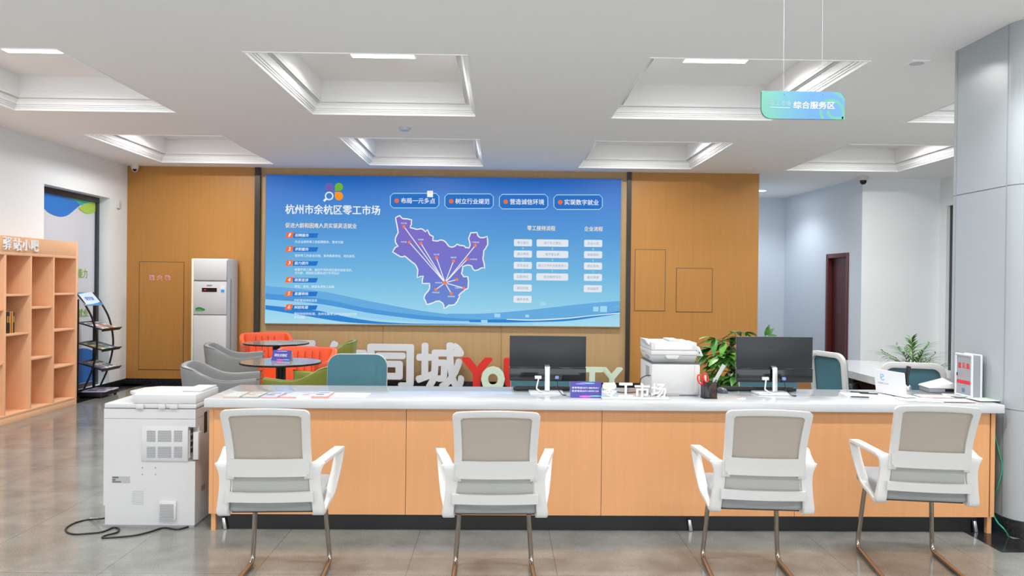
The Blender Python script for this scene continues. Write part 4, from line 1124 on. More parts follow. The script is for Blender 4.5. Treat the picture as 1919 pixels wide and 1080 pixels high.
mb = MB(); mb.box(RX0 - .02 - rx, RX1 - rx, RYa - ry, RYb - ry, .022, .075); mb.build('base_tray', M_RK, t, bevel=.004)
for sx in (RX0 + .02, RX1 - .03):
    for sy in (RYa + .03, RYb - .03):
        mb = MB(); mb.lathe([(.018, 0), (.018, .022)], 10, TR(sx - rx, sy - ry, 0)); mb.build('foot', M_RK, t)
hb = thing
mb = MB(); v = []
A0 = (RX0 - .015 - rx, 1.325); A1 = (RX0 + .125 - rx, 1.165)
mb.add([(A0[0], RYa - ry, A0[1]), (A1[0], RYa - ry, A1[1]), (A1[0], RYb - ry, A1[1]), (A0[0], RYb - ry, A0[1])] + [(A0[0] - .008, RYa - ry, A0[1] - .008), (A1[0] - .008, RYa - ry, A1[1] - .008), (A1[0] - .008, RYb - ry, A1[1] - .008), (A0[0] - .008, RYb - ry, A0[1] - .008)], [(0, 1, 2, 3), (7, 6, 5, 4), (0, 4, 5, 1), (1, 5, 6, 2), (2, 6, 7, 3), (3, 7, 4, 0)])
hd = mb.build('header_sign', mat('rack_sign', (206, 226, 240), .35), t)
ey = Vector((A0[0] - A1[0], 0, A0[1] - A1[1])).normalized(); ez = Vector((0, 1, 0)).cross(ey)
def HS(u, v, k=.001): return basis((0, 1, 0), ey, ez, Vector(((A0[0] + A1[0]) / 2, (RYa + RYb) / 2 - ry, (A0[1] + A1[1]) / 2)) + Vector((0, 1, 0)) * u + ey * v + ez * k)
mb = MB(); mb.text('资料架', HS(.0, .0), w=.21, h=.062, bold=.03); mb.build('lettering', mat('rack_blue', (60, 120, 200), .4), hd)
mb = MB(); mb.prism([(-.215, .105), (-.215, .075), (-.1, .085), (.0, .097), (.1, .105)][::-1][::-1], 0, .001, HS(0, 0, .0004)); mb.prism([(.215, -.105), (.215, -.055), (.1, -.075), (-.05, -.09), (-.215, -.095), (-.215, -.105)], 0, .001, HS(0, 0, .0004)); mb.build('sign_wave', mat('rack_wave', (34, 140, 214), .35), hd)
random.seed(21)
MAGC = [(226, 226, 222), (206, 210, 206), (190, 60, 52), (230, 214, 170), (120, 170, 130), (210, 216, 226), (96, 104, 150), (236, 232, 226)]
shn = ['top', 'middle', 'lower']
posn = ['nearest the viewer', 'second from the near end', 'second from the far end', 'at the far end']
for si, (zb, zf) in enumerate(SH):
    for k in range(4):
        yc = RYa + .078 + k * .0947
        o = thing('magazine', 'magazine %s on the %s shelf of the black rack' % (posn[k], shn[si]), 'magazine', (RX1 - .012, yc, zf + .0045), 0, 'magazines on the rack')
        sl = math.atan2(zb - zf, (RX1 - RX0 - .01)); o.rotation_euler = (0, sl, 0)
        mb = MB(); mb.box(-.25, 0, -.042, .042, 0, .006); c_ = mb.build('cover', mat('magazine_%d' % ((k + si * 3) % 8), MAGC[(k + si * 3) % 8], .35), o)
        mb = MB(); mb.box(-.23, -.17, -.036, .036, .006, .0066); mb.box(-.12, -.03, -.036, .01, .006, .0066); mb.build('cover_print', mat('magazine_print_%d' % (k % 3), [(90, 96, 110), (150, 80, 70), (70, 120, 140)][k % 3], .5), o)
for k in range(2):
    o = thing('magazine', 'magazine lying on the base tray of the black rack, %s' % ('near side' if k == 0 else 'far side'), 'magazine', ((RX0 + RX1) / 2 + .04, RYa + .12 + k * .2, .0755), .1, 'magazines on the rack')
    mb = MB(); mb.box(-.14, .14, -.095, .095, 0, .012); mb.build('cover', mat('tray_magazine', (206, 200, 214), .35), o)
    mb = MB(); mb.box(-.1, .02, -.07, .06, .012, .0126); mb.box(.05, .11, -.06, .07, .012, .0126); mb.build('cover_print', mat('magazine_print_v', (110, 96, 150), .5), o)

# ------------------------------------------------------------------ floor copier
KY = 4.84
def cp(u, v): p = at_y(180 + u / 3.375, 700 + v / 3.375, KY); return p.x, p.z
xl = cp(50, 500)[0]; xr = cp(629, 500)[0]; zt_ = cp(340, 226)[1]
t = copier = thing('floor_copier', 'big white floor standing copier beside the left end of the counter, seen from behind', 'copier', ((xl + xr) / 2, KY, 0)); kx = t.location.x
W_ = xr - xl; h2 = W_ / 2
def CPX(u, v): x, z = cp(u, v); return x - kx, z
DPK = .47
nz0 = CPX(0, 555)[1]; nz1 = CPX(0, 335)[1]; nx0 = CPX(588, 0)[0]
lx = CPX(65, 0)[0]; lz = CPX(0, 836)[1]
mb = MB()
mb.box(lx, h2, 0, DPK, .012, lz); mb.box(-h2, h2, 0, DPK, lz, nz0); mb.box(-h2, nx0, 0, DPK, nz0, nz1); mb.box(nx0, h2, .06, DPK, nz0, nz1); mb.box(-h2, h2, 0, DPK, nz1, zt_ - .06); mb.box(-h2, h2, .0, DPK, zt_ - .058, zt_)
mb.build('body', M_OFFWHITE, t)
mb = MB(); mb.box(lx - .012, h2, -.004, DPK, .0, .014); mb.build('base_rail', M_GREYDARK, t)
mb = MB(); mb.box(nx0, nx0 + .006, .012, .058, nz0 + .02, nz1 - .02); mb.build('connector_strip', mat('strip_pale', (196, 194, 192), .5), t)
for k in range(4): mb = MB(); mb.box(nx0 + .006, nx0 + .010, .022, .048, nz0 + .05 + k * .04, nz0 + .075 + k * .04); mb.build('port', M_BLACK, t)
x0, z0 = CPX(607, 550); x1, z1 = CPX(652, 375); mb = MB(); mb.box(x0 + .002, h2 + .014, .012, .06, z0, z1); mb.build('side_cover', M_OFFWHITE, t, bevel=.003)
x0, z0 = CPX(290, 553); x1, z1 = CPX(586, 336); mb = MB(); mb.box(x0, x1, -.006, .0, z0, z1); vp_ = mb.build('vent_panel', M_OFFWHITE, t, bevel=.002)
def slats(u0, v0, u1, v1, n, par, y=-.0075):
    x0, z0 = CPX(u0, v1); x1, z1 = CPX(u1, v0); mb = MB()
    for k in range(n): z = z0 + (z1 - z0) * (k + .25) / n; mb.box(x0, x1, y, y + .003, z, z + (z1 - z0) / n * .5)
    mb.build('vent_slats', M_GREYDARK, par)
for v0, v1 in ((360, 432), (462, 533)):
    for u0, u1 in ((325, 380), (395, 480), (497, 550)): slats(u0, v0, u1, v1, 9, vp_)
mb = MB(); x0, z0 = CPX(405, 928); x1, z1 = CPX(512, 806); mb.box(x0, x1, -.012, 0, z0, z1); fb_ = mb.build('filter_cover', M_OFFWHITE, t, bevel=.003); slats(410, 824, 497, 922, 11, fb_, -.0135)
x0, z0 = CPX(230, 828); x1, z1 = CPX(303, 738); mb = MB()
for k in range(9): z = z0 + (z1 - z0) * k / 9; mb.box(x0, x1, -.001, .001, z, z + .004)
mb.build('faint_vent', mat('vent_pale', (178, 179, 181), .5), t)
for u, v in ((295, 598), (378, 598), (295, 640), (378, 640)): x, z = CPX(u, v); mb = MB(); mb.lathe([(.004, 0), (.004, .002)], 10, facing_cam((x, -.0, z))); mb.build('screw', M_GREYDARK, t)
x0, z0 = CPX(103, 692); x1, z1 = CPX(217, 652); mb = MB(); mb.box(x0, x1, -.0015, .0005, z0, z1); lb = mb.build('rating_label', mat('label_grey', (166, 166, 169), .5), t)
mb = MB(); ww = x1 - x0; hh = z1 - z0
mb.box(x0 + ww * .02, x0 + ww * .36, -.002, -.0015, z0 + hh * .72, z0 + hh * .95); mb.box(x0 + ww * .02, x0 + ww * .2, -.002, -.0015, z0 + hh * .35, z0 + hh * .58); mb.box(x0 + ww * .02, x0 + ww * .5, -.002, -.0015, z0 + hh * .06, z0 + hh * .24)
mb.build('label_print', mat('label_print_grey', (92, 92, 96), .5), lb)
# scanner lid and document feeder
za = CPX(0, 190)[1]; xa = CPX(55, 0)[0]; xad = CPX(235, 0)[0]; zad = CPX(0, 130)[1]; xra = CPX(635, 0)[0]
mb = MB(); mb.box(xa, xra, .004, .46, zt_ + .004, za); mb.build('scanner_lid', M_OFFWHITE, t, bevel=.003)
mb = MB(); mb.box(xad, xra, .002, .385, za, zad); mb.build('document_feeder', M_OFFWHITE, t, bevel=.006)
mb = MB(); mb.prism([(CPX(150, 0)[0], .14), (xad + .02, .03), (xad + .24, .10), (xad + .24, .34), (xad, .36), (CPX(170, 0)[0], .30)], zad - .02, zad + .002); mb.build('paper_tray', M_OFFWHITE, t, bevel=.004)
mb = MB(); mb.box(xad + .25, xra - .01, .12, .385, zad, zad + .012); mb.build('feeder_cover', M_OFFWHITE, t, bevel=.004)
for u0, u1 in ((258, 305), (400, 443), (470, 520)):
    x0, z1 = CPX(u0, 194); x1, z0 = CPX(u1, 224); mb = MB(); mb.box(x0, x1, -.012, .004, z0, z1); mb.build('hinge', M_OFFWHITE, t, bevel=.003)
mb = MB(); mb.box(h2 - .004, h2 + .0015, .10, .16, CPX(0, 768)[1], CPX(0, 735)[1]); mb.build('side_handle', M_GREYDARK, t)
mb = MB(); mb.box(h2 - .002, h2 + .0012, .14, .19, zt_ - .17, zt_ - .04); mb.build('output_opening', M_BLACK, t)
# power cord on the floor
x, z = CPX(60, 918)
P = [Vector((x + kx, KY + .05, z)), Vector((x + kx - .03, KY + .03, z - .01))]
for u, v in ((170, 770), (95, 787), (48, 812), (42, 835), (80, 850), (160, 847), (240, 838), (300, 815), (332, 822), (318, 842), (262, 856), (240, 870), (310, 868), (420, 857), (500, 838), (575, 816), (650, 824), (720, 806), (770, 780), (815, 745)):
    q = at_z(110 + u / 2.918, 710 + v / 2.918, .0055); P.append(q)
mb = MB(); mb.tube(smooth_path(P, 5), .0052, 8); o = mb.build('power_cord', M_BLACK, None, smooth=60)
tag(o, 'black power cord looping over the floor from the floor copier', 'cord')
mb = MB(); q0 = at_z(110 + 172 / 2.918, 710 + 768 / 2.918, .0055); q1 = at_z(110 + 215 / 2.918, 710 + 767 / 2.918, .0055); mb.tube([q0, q1], .0068, 8); mb.build('cord_tag', M_WHITE, o)

# ------------------------------------------------------------------ things on the counter
def on_desk(px, py, z=CTZ): return at_z(px, py, z)
def monitor(label, tlp, trp, blp, brp, stand_px, base_py, my, rz):
    """seen from behind; corner pixels of the panel, stand column and depth of the panel"""
    a = at_y(*tlp, my); b = at_y(*trp, my); c = at_y(*blp, my); d = at_y(*brp, my)
    x0, x1 = (a.x + c.x) / 2, (b.x + d.x) / 2; z0, z1 = (c.z + d.z) / 2, (a.z + b.z) / 2
    sx = at_y(stand_px, base_py, my - .06).x
    t = thing('computer_monitor', label, 'monitor', ((x0 + x1) / 2, my, CTZ + .0003), rz, 'monitors on the counter'); w = (x1 - x0) / 2
    zc0, zc1 = z0 - CTZ, z1 - CTZ; zl = zc0 + (zc1 - zc0) * .31
    mb = MB(); mb.box(-w, w, -.001, .012, zl, zc1); mb.build('back_shell', M_MONITOR, t, bevel=.003)
    mb = MB(); mb.box(-w, w, -.010, .012, zc0, zl - .0012); mb.build('lower_back_cover', M_BLACKGLOSS, t, bevel=.004)
    mb = MB(); mb.box(-w, w, .012, .016, zc0, zc1); mb.build('bezel', M_ALU, t)
    mb = MB(); mb.box(-w + .006, w - .006, .016, .0165, zc0 + .018, zc1 - .006); mb.build('screen', M_BLACKGLOSS, t)
    mb = MB(); mb.text('AOC', facing_cam((w * .0 - .02, -.0018, zc0 + (zc1 - zc0) * .77)), w=.05, h=.015, bold=.02); mb.build('logo', M_BLACK, t)
    s_ = sx - t.location.x
    mb = MB(); mb.band(smooth_path([(s_, .0, zl + .012), (s_, -.026, zl + .004), (s_, -.034, zl - .02), (s_, -.036, zc0), (s_, -.040, .012)], 4), .032, .008); mb.build('stand_column', M_ALU, t, bevel=.002)
    mb = MB(); mb.prism(rrect(s_ - .115, s_ + .105, -.075, .10, .02), 0, .010); mb.build('stand_base', mat('stand_glass', (218, 222, 226), .08), t, bevel=.002)
    for q, m_, nm in ((-.058, M_PLASTIC, 'video_plug'), (.062, mat('blue_plug', (110, 140, 196), .4), 'signal_plug')):
        mb = MB(); mb.box(s_ + q - (.022 if q < 0 else .012), s_ + q + (.022 if q < 0 else .012), -.034, -.010, zc0 + .016, zc0 + .036); mb.build(nm, m_, t, bevel=.004)
    mb = MB(); mb.tube(smooth_path([(s_ - .055, -.028, zc0 + .018), (s_ - .062, -.04, zc0 - .01), (s_ - .068, -.05, zc0 - .04), (s_ - .06, -.055, .03), (s_ - .03, -.06, .014), (s_ + .05, -.07, .014)], 5), .005, 8); mb.build('white_cable', M_PLASTIC, t, smooth=60)
    mb = MB(); mb.tube(smooth_path([(s_ + .062, -.028, zc0 + .018), (s_ + .066, -.04, zc0 - .02), (s_ + .07, -.05, .03), (s_ + .095, -.09, .004), (s_ + .115, -.11, .004)], 5), .0026, 8); mb.build('black_cable', M_BLACK, t, smooth=60)
    return t
monitor('left monitor seen from behind, standing beside the purple telephone card', (956, 629), (1099.3, 631), (955, 713.5), (1098, 715.5), 1026.5, 715, 5.10, 0)
monitor('right monitor seen from behind, in front of the leafy plant', (1381.4, 631.4), (1524.5, 632), (1380, 716), (1522, 717.6), 1455, 715, 5.16, 0)
def keyboard(label, px0, px1, pyf, ry):
    a = on_desk(px0, pyf); b = on_desk(px1, pyf); w = (b.x - a.x)
    t = thing('keyboard', label, 'keyboard', ((a.x + b.x) / 2, ry, CTZ + .0004), 0, 'keyboards on the counter')
    mb = MB(); mb.add([(-w / 2, -.065, .004), (w / 2, -.065, .004), (w / 2, .065, .002), (-w / 2, .065, .002), (-w / 2, -.065, .026), (w / 2, -.065, .026), (w / 2, .065, .012), (-w / 2, .065, .012)], [(3, 2, 1, 0), (4, 5, 6, 7), (0, 1, 5, 4), (1, 2, 6, 5), (2, 3, 7, 6), (3, 0, 4, 7)])
    mb.build('body', M_BLACK, t, bevel=.004)
    mb = MB()
    for r in range(5):
        for c in range(15):
            x = -w / 2 + .012 + c * (w - .024) / 15; y = -.052 + r * .022; z = .0255 - (y + .065) * .108
            mb.box(x, x + (w - .024) / 15 - .003, y, y + .018, z, z + .005)
    mb.build('keys', mat('key_black', (34, 34, 36), .5), t)
    for s_ in (-1, 1): mb = MB(); mb.box(s_ * w * .42 - .015, s_ * w * .42 + .015, -.06, -.045, 0, .008); mb.build('foot', M_BLACK, t)
    return t
keyboard('black keyboard behind the left monitor stand', 963, 1087, 737, 5.26)
keyboard('black keyboard behind the right monitor stand', 1369, 1504, 739, 5.335)
p = on_desk(1356, 738)
t = thing('computer_mouse', 'dark grey computer mouse between the pen holder and the right keyboard', 'mouse', (p.x, p.y + .045, CTZ + .0004), .35)
rows = []
for i in range(7):
    f = i / 6; yy = -.05 + .1 * f; hw = .03 * math.sqrt(max(.05, 1 - (2 * f - 1) ** 4 * .75)); hh = .036 * math.sin(math.pi * (.12 + .76 * f)) ** .7
    rows.append([(hw * math.cos(a), yy, hh * math.sin(a)) for a in [math.pi * k / 8 for k in range(9)]])
mb = MB(); mb.grid(rows); mb.add(rows[0], [tuple(range(9))]); mb.add(rows[-1], [tuple(range(9))[::-1]]); mb.add([rows[i][0] for i in range(7)] + [rows[i][-1] for i in range(6, -1, -1)], [tuple(range(14))])
mb.build('body', mat('mouse_grey', (70, 74, 82), .3), t, smooth=50)
mb = MB(); mb.box(-.004, .004, .015, .035, .028, .0345); mb.build('scroll_wheel', M_BLACK, t)

# desktop printer
a = on_desk(1221, 742); b = on_desk(1310.5, 742.5); pw = b.x - a.x
t = printer = thing('desktop_printer', 'white multifunction printer on the counter behind the small white letters', 'printer', (a.x, a.y, CTZ + .0004))
PS = 7.7125
def pr(u, v): p = at_y(1160 + u / PS, 620 + v / PS, a.y); return p.x - a.x, p.z - CTZ
pd = .40
zb = pr(700, 470)[1]
mb = MB(); mb.box(0, pw, 0, pd, .006, zb - .004); mb.build('body', M_OFFWHITE, t, bevel=.008)
mb = MB(); mb.box(.01, pw - .01, .012, pd - .01, 0, .008); mb.build('base', M_GREYDARK, t)
mb = MB(); mb.box(-.001, pw + .001, -.001, pd, zb - .004, zb + .001); mb.build('dark_seam', mat('seam_grey', (86, 88, 92), .5), t)
z1 = pr(700, 355)[1]; z2 = pr(700, 290)[1]; z3 = pr(700, 172)[1]
mb = MB(); mb.add([(.012, .03, zb + .001), (pw - .025, .03, zb + .001), (pw - .025, pd - .02, zb + .001), (.012, pd - .02, zb + .001), (-.004, -.0, z1), (pw - .018, 0, z1), (pw - .018, pd, z1), (-.004, pd, z1)], [(3, 2, 1, 0), (4, 5, 6, 7), (0, 1, 5, 4), (1, 2, 6, 5), (2, 3, 7, 6), (3, 0, 4, 7)]); mb.build('output_housing', M_OFFWHITE, t, bevel=.004)
x0 = pr(670, 0)[0]; x1 = pr(885, 0)[0]; mb = MB(); mb.prism([(x0 + .015, pr(0, 402)[1]), (x1 - .015, pr(0, 402)[1]), (x1, z1), (x0, z1)], .0, .012, facing_cam((0, .004, 0))); mb.build('output_lip', M_OFFWHITE, t, bevel=.002)
mb = MB(); mb.box(-.004, pw - .018, -.002, pd, z1 + .0005, z2); mb.build('scanner_unit', M_OFFWHITE, t, bevel=.004)
mb = MB(); mb.box(pr(475, 0)[0], pw - .02, .0, pd * .55, z2 + .001, z3); mb.build('feeder_front', M_OFFWHITE, t, bevel=.004)
xa = pr(530, 0)[0]; xb = pr(1065, 0)[0]; mb = MB(); mb.box(xa, xb, -.0015, .001, z2 + .008, z3 - .002); mb.build('feeder_flap', M_PLASTIC, t)
mb = MB(); mb.box(-.004, pw - .02, pd * .55, pd, z2 + .001, z3 - .004); mb.build('feeder_rear', M_OFFWHITE, t, bevel=.004)
mb = MB(); mb.add([(-.01, .05, z3 - .02), (.03, .02, z3 - .004), (.03, pd - .1, z3 - .004), (-.01, pd - .12, z3 - .02), (-.028, .1, z3 + .012), (.03, .05, z3 + .004), (.03, pd - .1, z3 + .004), (-.028, pd - .12, z3 + .012)], [(3, 2, 1, 0), (4, 5, 6, 7), (0, 1, 5, 4), (1, 2, 6, 5), (2, 3, 7, 6), (3, 0, 4, 7)]); mb.build('paper_tray', M_OFFWHITE, t)
mb = MB(); mb.box(pr(780, 0)[0], pr(930, 0)[0], .10, .3, z3, z3 + .012); mb.build('paper_guide', M_OFFWHITE, t, bevel=.002)
c0 = pr(1120, 380); c1 = pr(1215, 310)
mb = MB(); mb.box(pw - .02, pw + .018, .06, .3, c0[1], c1[1]); mb.build('panel_arm', M_OFFWHITE, t, bevel=.004)
q = [pr(1130, 248), pr(1160, 233), pr(1205, 252), pr(1255, 375), pr(1245, 386), pr(1215, 384)]
mb = MB(); mb.prism([(x, z) for x, z in q][::-1], -.3, -.06, facing_cam((0, 0, 0))); mb.build('control_panel', M_PLASTIC, t, bevel=.003)
for u0, u1, v0, v1 in ((697, 750, 783, 812), (815, 980, 783, 812), (697, 980, 835, 862)):
    x0, z0 = pr(u0, v1); x1, zz = pr(u1, v0); mb = MB(); n_ = max(4, int((x1 - x0) / .006))
    for k in range(n_): mb.box(x0 + (x1 - x0) * k / n_, x0 + (x1 - x0) * (k + .6) / n_, -.0008, .002, z0, zz)
    mb.build('vent_slats', mat('vent_light', (190, 191, 196), .5), t)
x0, z0 = pr(690, 940); x1, zz = pr(875, 908); mb = MB(); mb.box(x0, x1, -.004, .004, max(.001, z0), zz); mb.build('paper_slot', mat('slot_grey', (166, 166, 164), .5), t)
mb = MB(); mb.box(pw - .032, pw + .001, -.004, .02, .02, zb - .012); mb.build('corner_strip', M_OFFWHITE, t, bevel=.003)
mb = MB(); mb.box(-.001, .004, .08, .2, zb - .10, zb - .03); mb.build('side_recess', M_GREYDARK, t)
mb = MB(); mb.box(-.0015, .004, .10, .2, zb + .02, z1 - .01); mb.build('side_recess', M_GREYDARK, t)
zc = pr(460, 658)[1]
mb = MB(); mb.tube(smooth_path([(.0, .03, zc), (-.02, .028, zc + .001), (-.045, .03, zc - .008), (-.06, .05, zc - .03), (-.065, .09, .02), (-.10, .12, .0035), (-.16, .11, .0035), (-.2, .14, .0035)], 5), .003, 8); mb.build('power_cable', M_BLACK, t, smooth=60)

# small white letters on a base
a = on_desk(1133, 747); b = on_desk(1250, 747)
t = thing('letter_stand', 'row of four small white standing letters on a white base in front of the printer', 'sign', ((a.x + b.x) / 2, a.y, CTZ + .0003)); hw = (b.x - a.x) / 2
mb = MB(); mb.prism(rrect(-hw - .02, hw + .005, -.045, .035, .006), 0, .010); mb.build('base_plate', M_PLASTIC, t, bevel=.002)
for i, ch in enumerate('零工市场'):
    cx = -hw + .030 + i * .1015; mb = MB(); mb.text(ch, TR(0, 0, 0) @ facing_cam((0, 0, .052)), w=.088, h=.083, bold=.03, extrude=.5, res=2)
    ys = [v.y for v in mb.v]; m_y = max(ys) - min(ys); s0_ = min(ys)
    for v in mb.v: v.y = (v.y - s0_) / m_y * .014 - .007
    for v in mb.v: v.x += cx
    mb.build('letter', M_PLASTIC, t)

# pen holder and what stands in it
p = on_desk(1332, 748); PHY = p.y + .04
t = thing('pen_holder', 'square black mesh pen holder in front of the leafy plant', 'pen holder', (p.x, PHY, CTZ + .0003), .06)
s_ = .040; mb = MB()
for (x0, x1, y0, y1) in ((-s_, s_, -s_, -s_ + .002), (-s_, s_, s_ - .002, s_), (-s_, -s_ + .002, -s_ + .002, s_ - .002), (s_ - .002, s_, -s_ + .002, s_ - .002)): mb.box(x0, x1, y0, y1, .004, .098)
mb.build('mesh_wall', mat('black_wire_mesh', (24, 24, 28), .4, alpha=.5), t)
mb = MB(); mb.box(-s_ - .001, s_ + .001, -s_ - .001, s_ + .001, 0, .004); mb.build('bottom', M_BLACK, t)
mb = MB(); mb.tube([(-s_, -s_, .1), (s_, -s_, .1), (s_, s_, .1), (-s_, s_, .1)], .003, 8, closed=True); mb.build('rim', M_BLACK, t)
def in_holder(name, label, cat, dx, dy, tilt_x, tilt_y, z=.0055):
    o = thing(name, label, cat, (p.x + dx, PHY + dy, CTZ + z)); o.rotation_euler = (tilt_x, tilt_y, 0); return o
o = in_holder('scissors', 'red handled scissors standing in the pen holder', 'scissors', -.006, -.012, 0, -.30)
for sg_ in (-1, 1):
    mb = MB(); mb.band([(sg_ * .003, sg_ * .0012, .002), (sg_ * .006, sg_ * .0012, .075)], .010, .002); mb.build('blade', M_ALU, o)
    mb = MB(); mb.tube([(sg_ * .005 + .013 * sg_ + .014 * math.cos(k * math.pi / 8), 0, .122 + .030 * math.sin(k * math.pi / 8)) for k in range(16)], .005, 8, closed=True)
    mb.tube([(sg_ * .004, 0, .07), (sg_ * .010, 0, .098)], .005, 8); mb.build('handle', M_RED, o, smooth=60)
o = in_holder('ruler', 'clear grey ruler leaning right out of the pen holder', 'ruler', -.014, .012, 0, .50)
mb = MB(); mb.box(-.012, .012, -.001, .001, 0, .23); mb.build('blade', mat('ruler_grey', (176, 178, 176), .25), o)
mb = MB()
for k in range(20): mb.box(.006, .012, -.0014, -.001, .01 + k * .01, .011 + k * .01)
mb.build('scale_marks', M_GREYDARK, o)
o = in_holder('marker_pen', 'white marker standing upright in the pen holder', 'pen', -.012, .022, 0, -.05); mb = MB(); mb.lathe([(.006, 0), (.007, .004), (.007, .12), (.004, .128)], 12); mb.build('barrel', M_PLASTIC, o, smooth=40); mb = MB(); mb.lathe([(.0074, .085), (.0074, .13), (.004, .136)], 12); mb.build('cap', M_PLASTIC, o, smooth=40)
o = in_holder('ballpoint_pen', 'silver ballpoint pen in the middle of the pen holder', 'pen', .010, .0, .05, .16); mb = MB(); mb.lathe([(.003, 0), (.005, .01), (.005, .115), (.003, .125)], 10); mb.build('barrel', M_ALU, o, smooth=40); mb = MB(); mb.box(-.002, .002, -.008, -.005, .08, .118); mb.build('clip', M_ALU, o)
o = in_holder('ballpoint_pen', 'dark ballpoint pen at the right of the pen holder', 'pen', .016, -.012, .03, .22); mb = MB(); mb.lathe([(.003, 0), (.005, .01), (.005, .105), (.003, .115)], 10); mb.build('barrel', M_BLACK, o, smooth=40); mb = MB(); mb.box(-.002, .002, -.008, -.005, .07, .105); mb.build('clip', M_ALU, o)
o = in_holder('box_cutter', 'orange box cutter inside the black pen holder', 'cutter', .020, -.026, 0, .12); mb = MB(); mb.box(-.011, .011, -.004, .004, 0, .088); mb.build('handle', mat('cutter_orange', (240, 160, 30), .4), o, bevel=.003); mb = MB(); mb.box(-.004, .004, -.0055, -.004, .03, .05); mb.build('slider', M_BLACK, o)
# lavender box behind the pen holder
a = on_desk(1310.5, 742); b = on_desk(1323, 742)
t = thing('small_box', 'small white and lavender box between the printer and the pen holder', 'box', ((a.x + b.x) / 2 + .004, a.y + .07, CTZ + .0003))
mb = MB(); mb.box(-.022, .026, -.04, .04, 0, .075); mb.build('carton', mat('box_white', (224, 220, 238), .5), t, bevel=.006)
mb = MB(); mb.box(-.0225, -.016, -.0405, .0405, .004, .06); mb.build('lavender_edge', mat('lavender', (150, 120, 220), .5), t)

# leaflet stacks along the front left edge of the counter
LF = [(433, 'beige grey', (186, 168, 160), .011, 0), (468, 'green grey', (150, 166, 158), .010, 0), (503.5, 'pink edged', (206, 158, 164), .009, -.02), (537, 'red topped, fanned', (214, 150, 146), .008, -.20), (568, 'white and blue', (214, 220, 226), .009, -.12), (598.5, 'salmon edged', (230, 150, 136), .012, 0)]
for i, (px, nm, rgb, h, rz) in enumerate(LF):
    q = on_desk(px, 747.2)
    o = thing('leaflet_stack', '%s leaflet stack on the counter front edge, number %s from the left' % (nm, ['one', 'two', 'three', 'four', 'five', 'six'][i]), 'leaflets', (q.x, q.y + .006 + abs(rz) * .05, CTZ + .0003), rz, 'leaflet stacks on the counter')
    o['label'] = '%s leaflet stack, %s of the six along the counter front edge' % (nm, ['leftmost', 'second', 'third', 'fourth', 'fifth', 'rightmost'][i])
    mb = MB(); mb.box(-.048, .048, 0, .20, 0, h); mb.build('stack', mat('leaflet_edge_%d' % i, rgb, .6), o)
    mb = MB(); mb.box(-.048, .048, 0.001, .20, h, h + .0006); tp = mb.build('top_leaflet', mat('leaflet_top_%d' % i, [(200, 206, 202), (196, 208, 202), (200, 202, 214), (214, 200, 200), (206, 212, 220), (212, 212, 214)][i], .25), o)
    mb = MB(); mb.box(-.036, .03, .14, .165, h + .0006, h + .001); mb.box(-.036, .01, .06, .10, h + .0006, h + .001); mb.build('leaflet_print', mat('leaflet_print_%d' % (i % 3), [(170, 200, 190), (200, 130, 130), (90, 110, 140)][i % 3], .4), tp)
def sheet(name, label, px, py, w, d, rz, lift, rgb=(222, 223, 225), prints=(), group='papers on the right of the counter', thick=.0012):
    q = on_desk(px, py); o = thing(name, label, 'paper', (q.x, q.y, CTZ + .0003 + lift), rz, group)
    mb = MB(); mb.box(-w / 2, w / 2, -d / 2, d / 2, 0, thick); mb.build('sheet', mat('sheet_%d_%d_%d' % rgb, rgb, .5), o)
    for (x0, x1, y0, y1, c) in prints:
        mb = MB(); mb.box(x0 * w, x1 * w, y0 * d, y1 * d, thick, thick + .0003); mb.build('print', mat('print_%d_%d_%d' % c, c, .5), o)
    return o
sheet('paper_sheet', 'large pale blue white sheet on the counter right of the leaflet stacks', 655, 741, .24, .20, 0, 0, (202, 210, 220), group=None, prints=[(-.4, .3, .1, .3, (206, 220, 240))])
GREY = (150, 150, 156)
sheet('paper_sheet', 'white form sheet carrying pens left of the white card stand', 1626, 741.2, .30, .20, -.12, 0, prints=[(-.35, .3, .2, .3, (214, 216, 220))])
sheet('paper_sheet', 'white sheet sticking out right below the white card stand', 1722, 749.5, .25, .18, -.3, .0013, (236, 238, 240))
sheet('paper_sheet', 'white leaflet with red print behind the row of papers on the right', 1751, 744, .2, .14, -.12, .0026, (240, 238, 238), [(-.3, .3, -.1, .2, (222, 176, 176)), (-.5, .5, -.5, -.42, (196, 80, 90))])
sheet('paper_sheet', 'white leaflet with dark print just left of the suggestion box', 1792, 742.5, .15, .12, -.35, .0039, (238, 238, 240), [(-.35, .35, -.2, .2, GREY)])
sheet('paper_sheet', 'pinkish leaflet at the front right of the counter', 1790, 752.5, .2, .14, -.08, .0052, (238, 228, 230), [(-.5, .5, -.5, -.44, (196, 80, 90)), (-.3, .3, 0, .3, (226, 208, 212))])
sheet('paper_sheet', 'pale green leaflet at the right end of the counter under the suggestion box', 1848, 751, .17, .15, .05, .0065, (222, 232, 222), [(-.4, .3, -.2, .2, (206, 222, 206))])
for px, py, rz, lab in ((1610, 737, -.35, 'dark pen lying on the far side of the white form sheet'), (1628, 739.5, -.3, 'black pen lying across the middle of the white form sheet'), (1611, 746, -.2, 'dark pen at the near edge of the white form sheet')):
    q = on_desk(px, py); o = thing('ballpoint_pen', lab, 'pen', (q.x, q.y, CTZ + .0062), rz, 'pens on the form sheet')
    mb = MB(); mb.lathe([(.0015, -.055), (.0042, -.045), (.0042, .05), (.003, .058)], 10, TR(0, 0, 0, 0, 0, math.pi / 2)); mb.build('barrel', M_BLACK, o, smooth=40)
    mb = MB(); mb.box(.01, .05, -.001, .001, .0038, .0058); mb.build('clip', M_ALU, o)
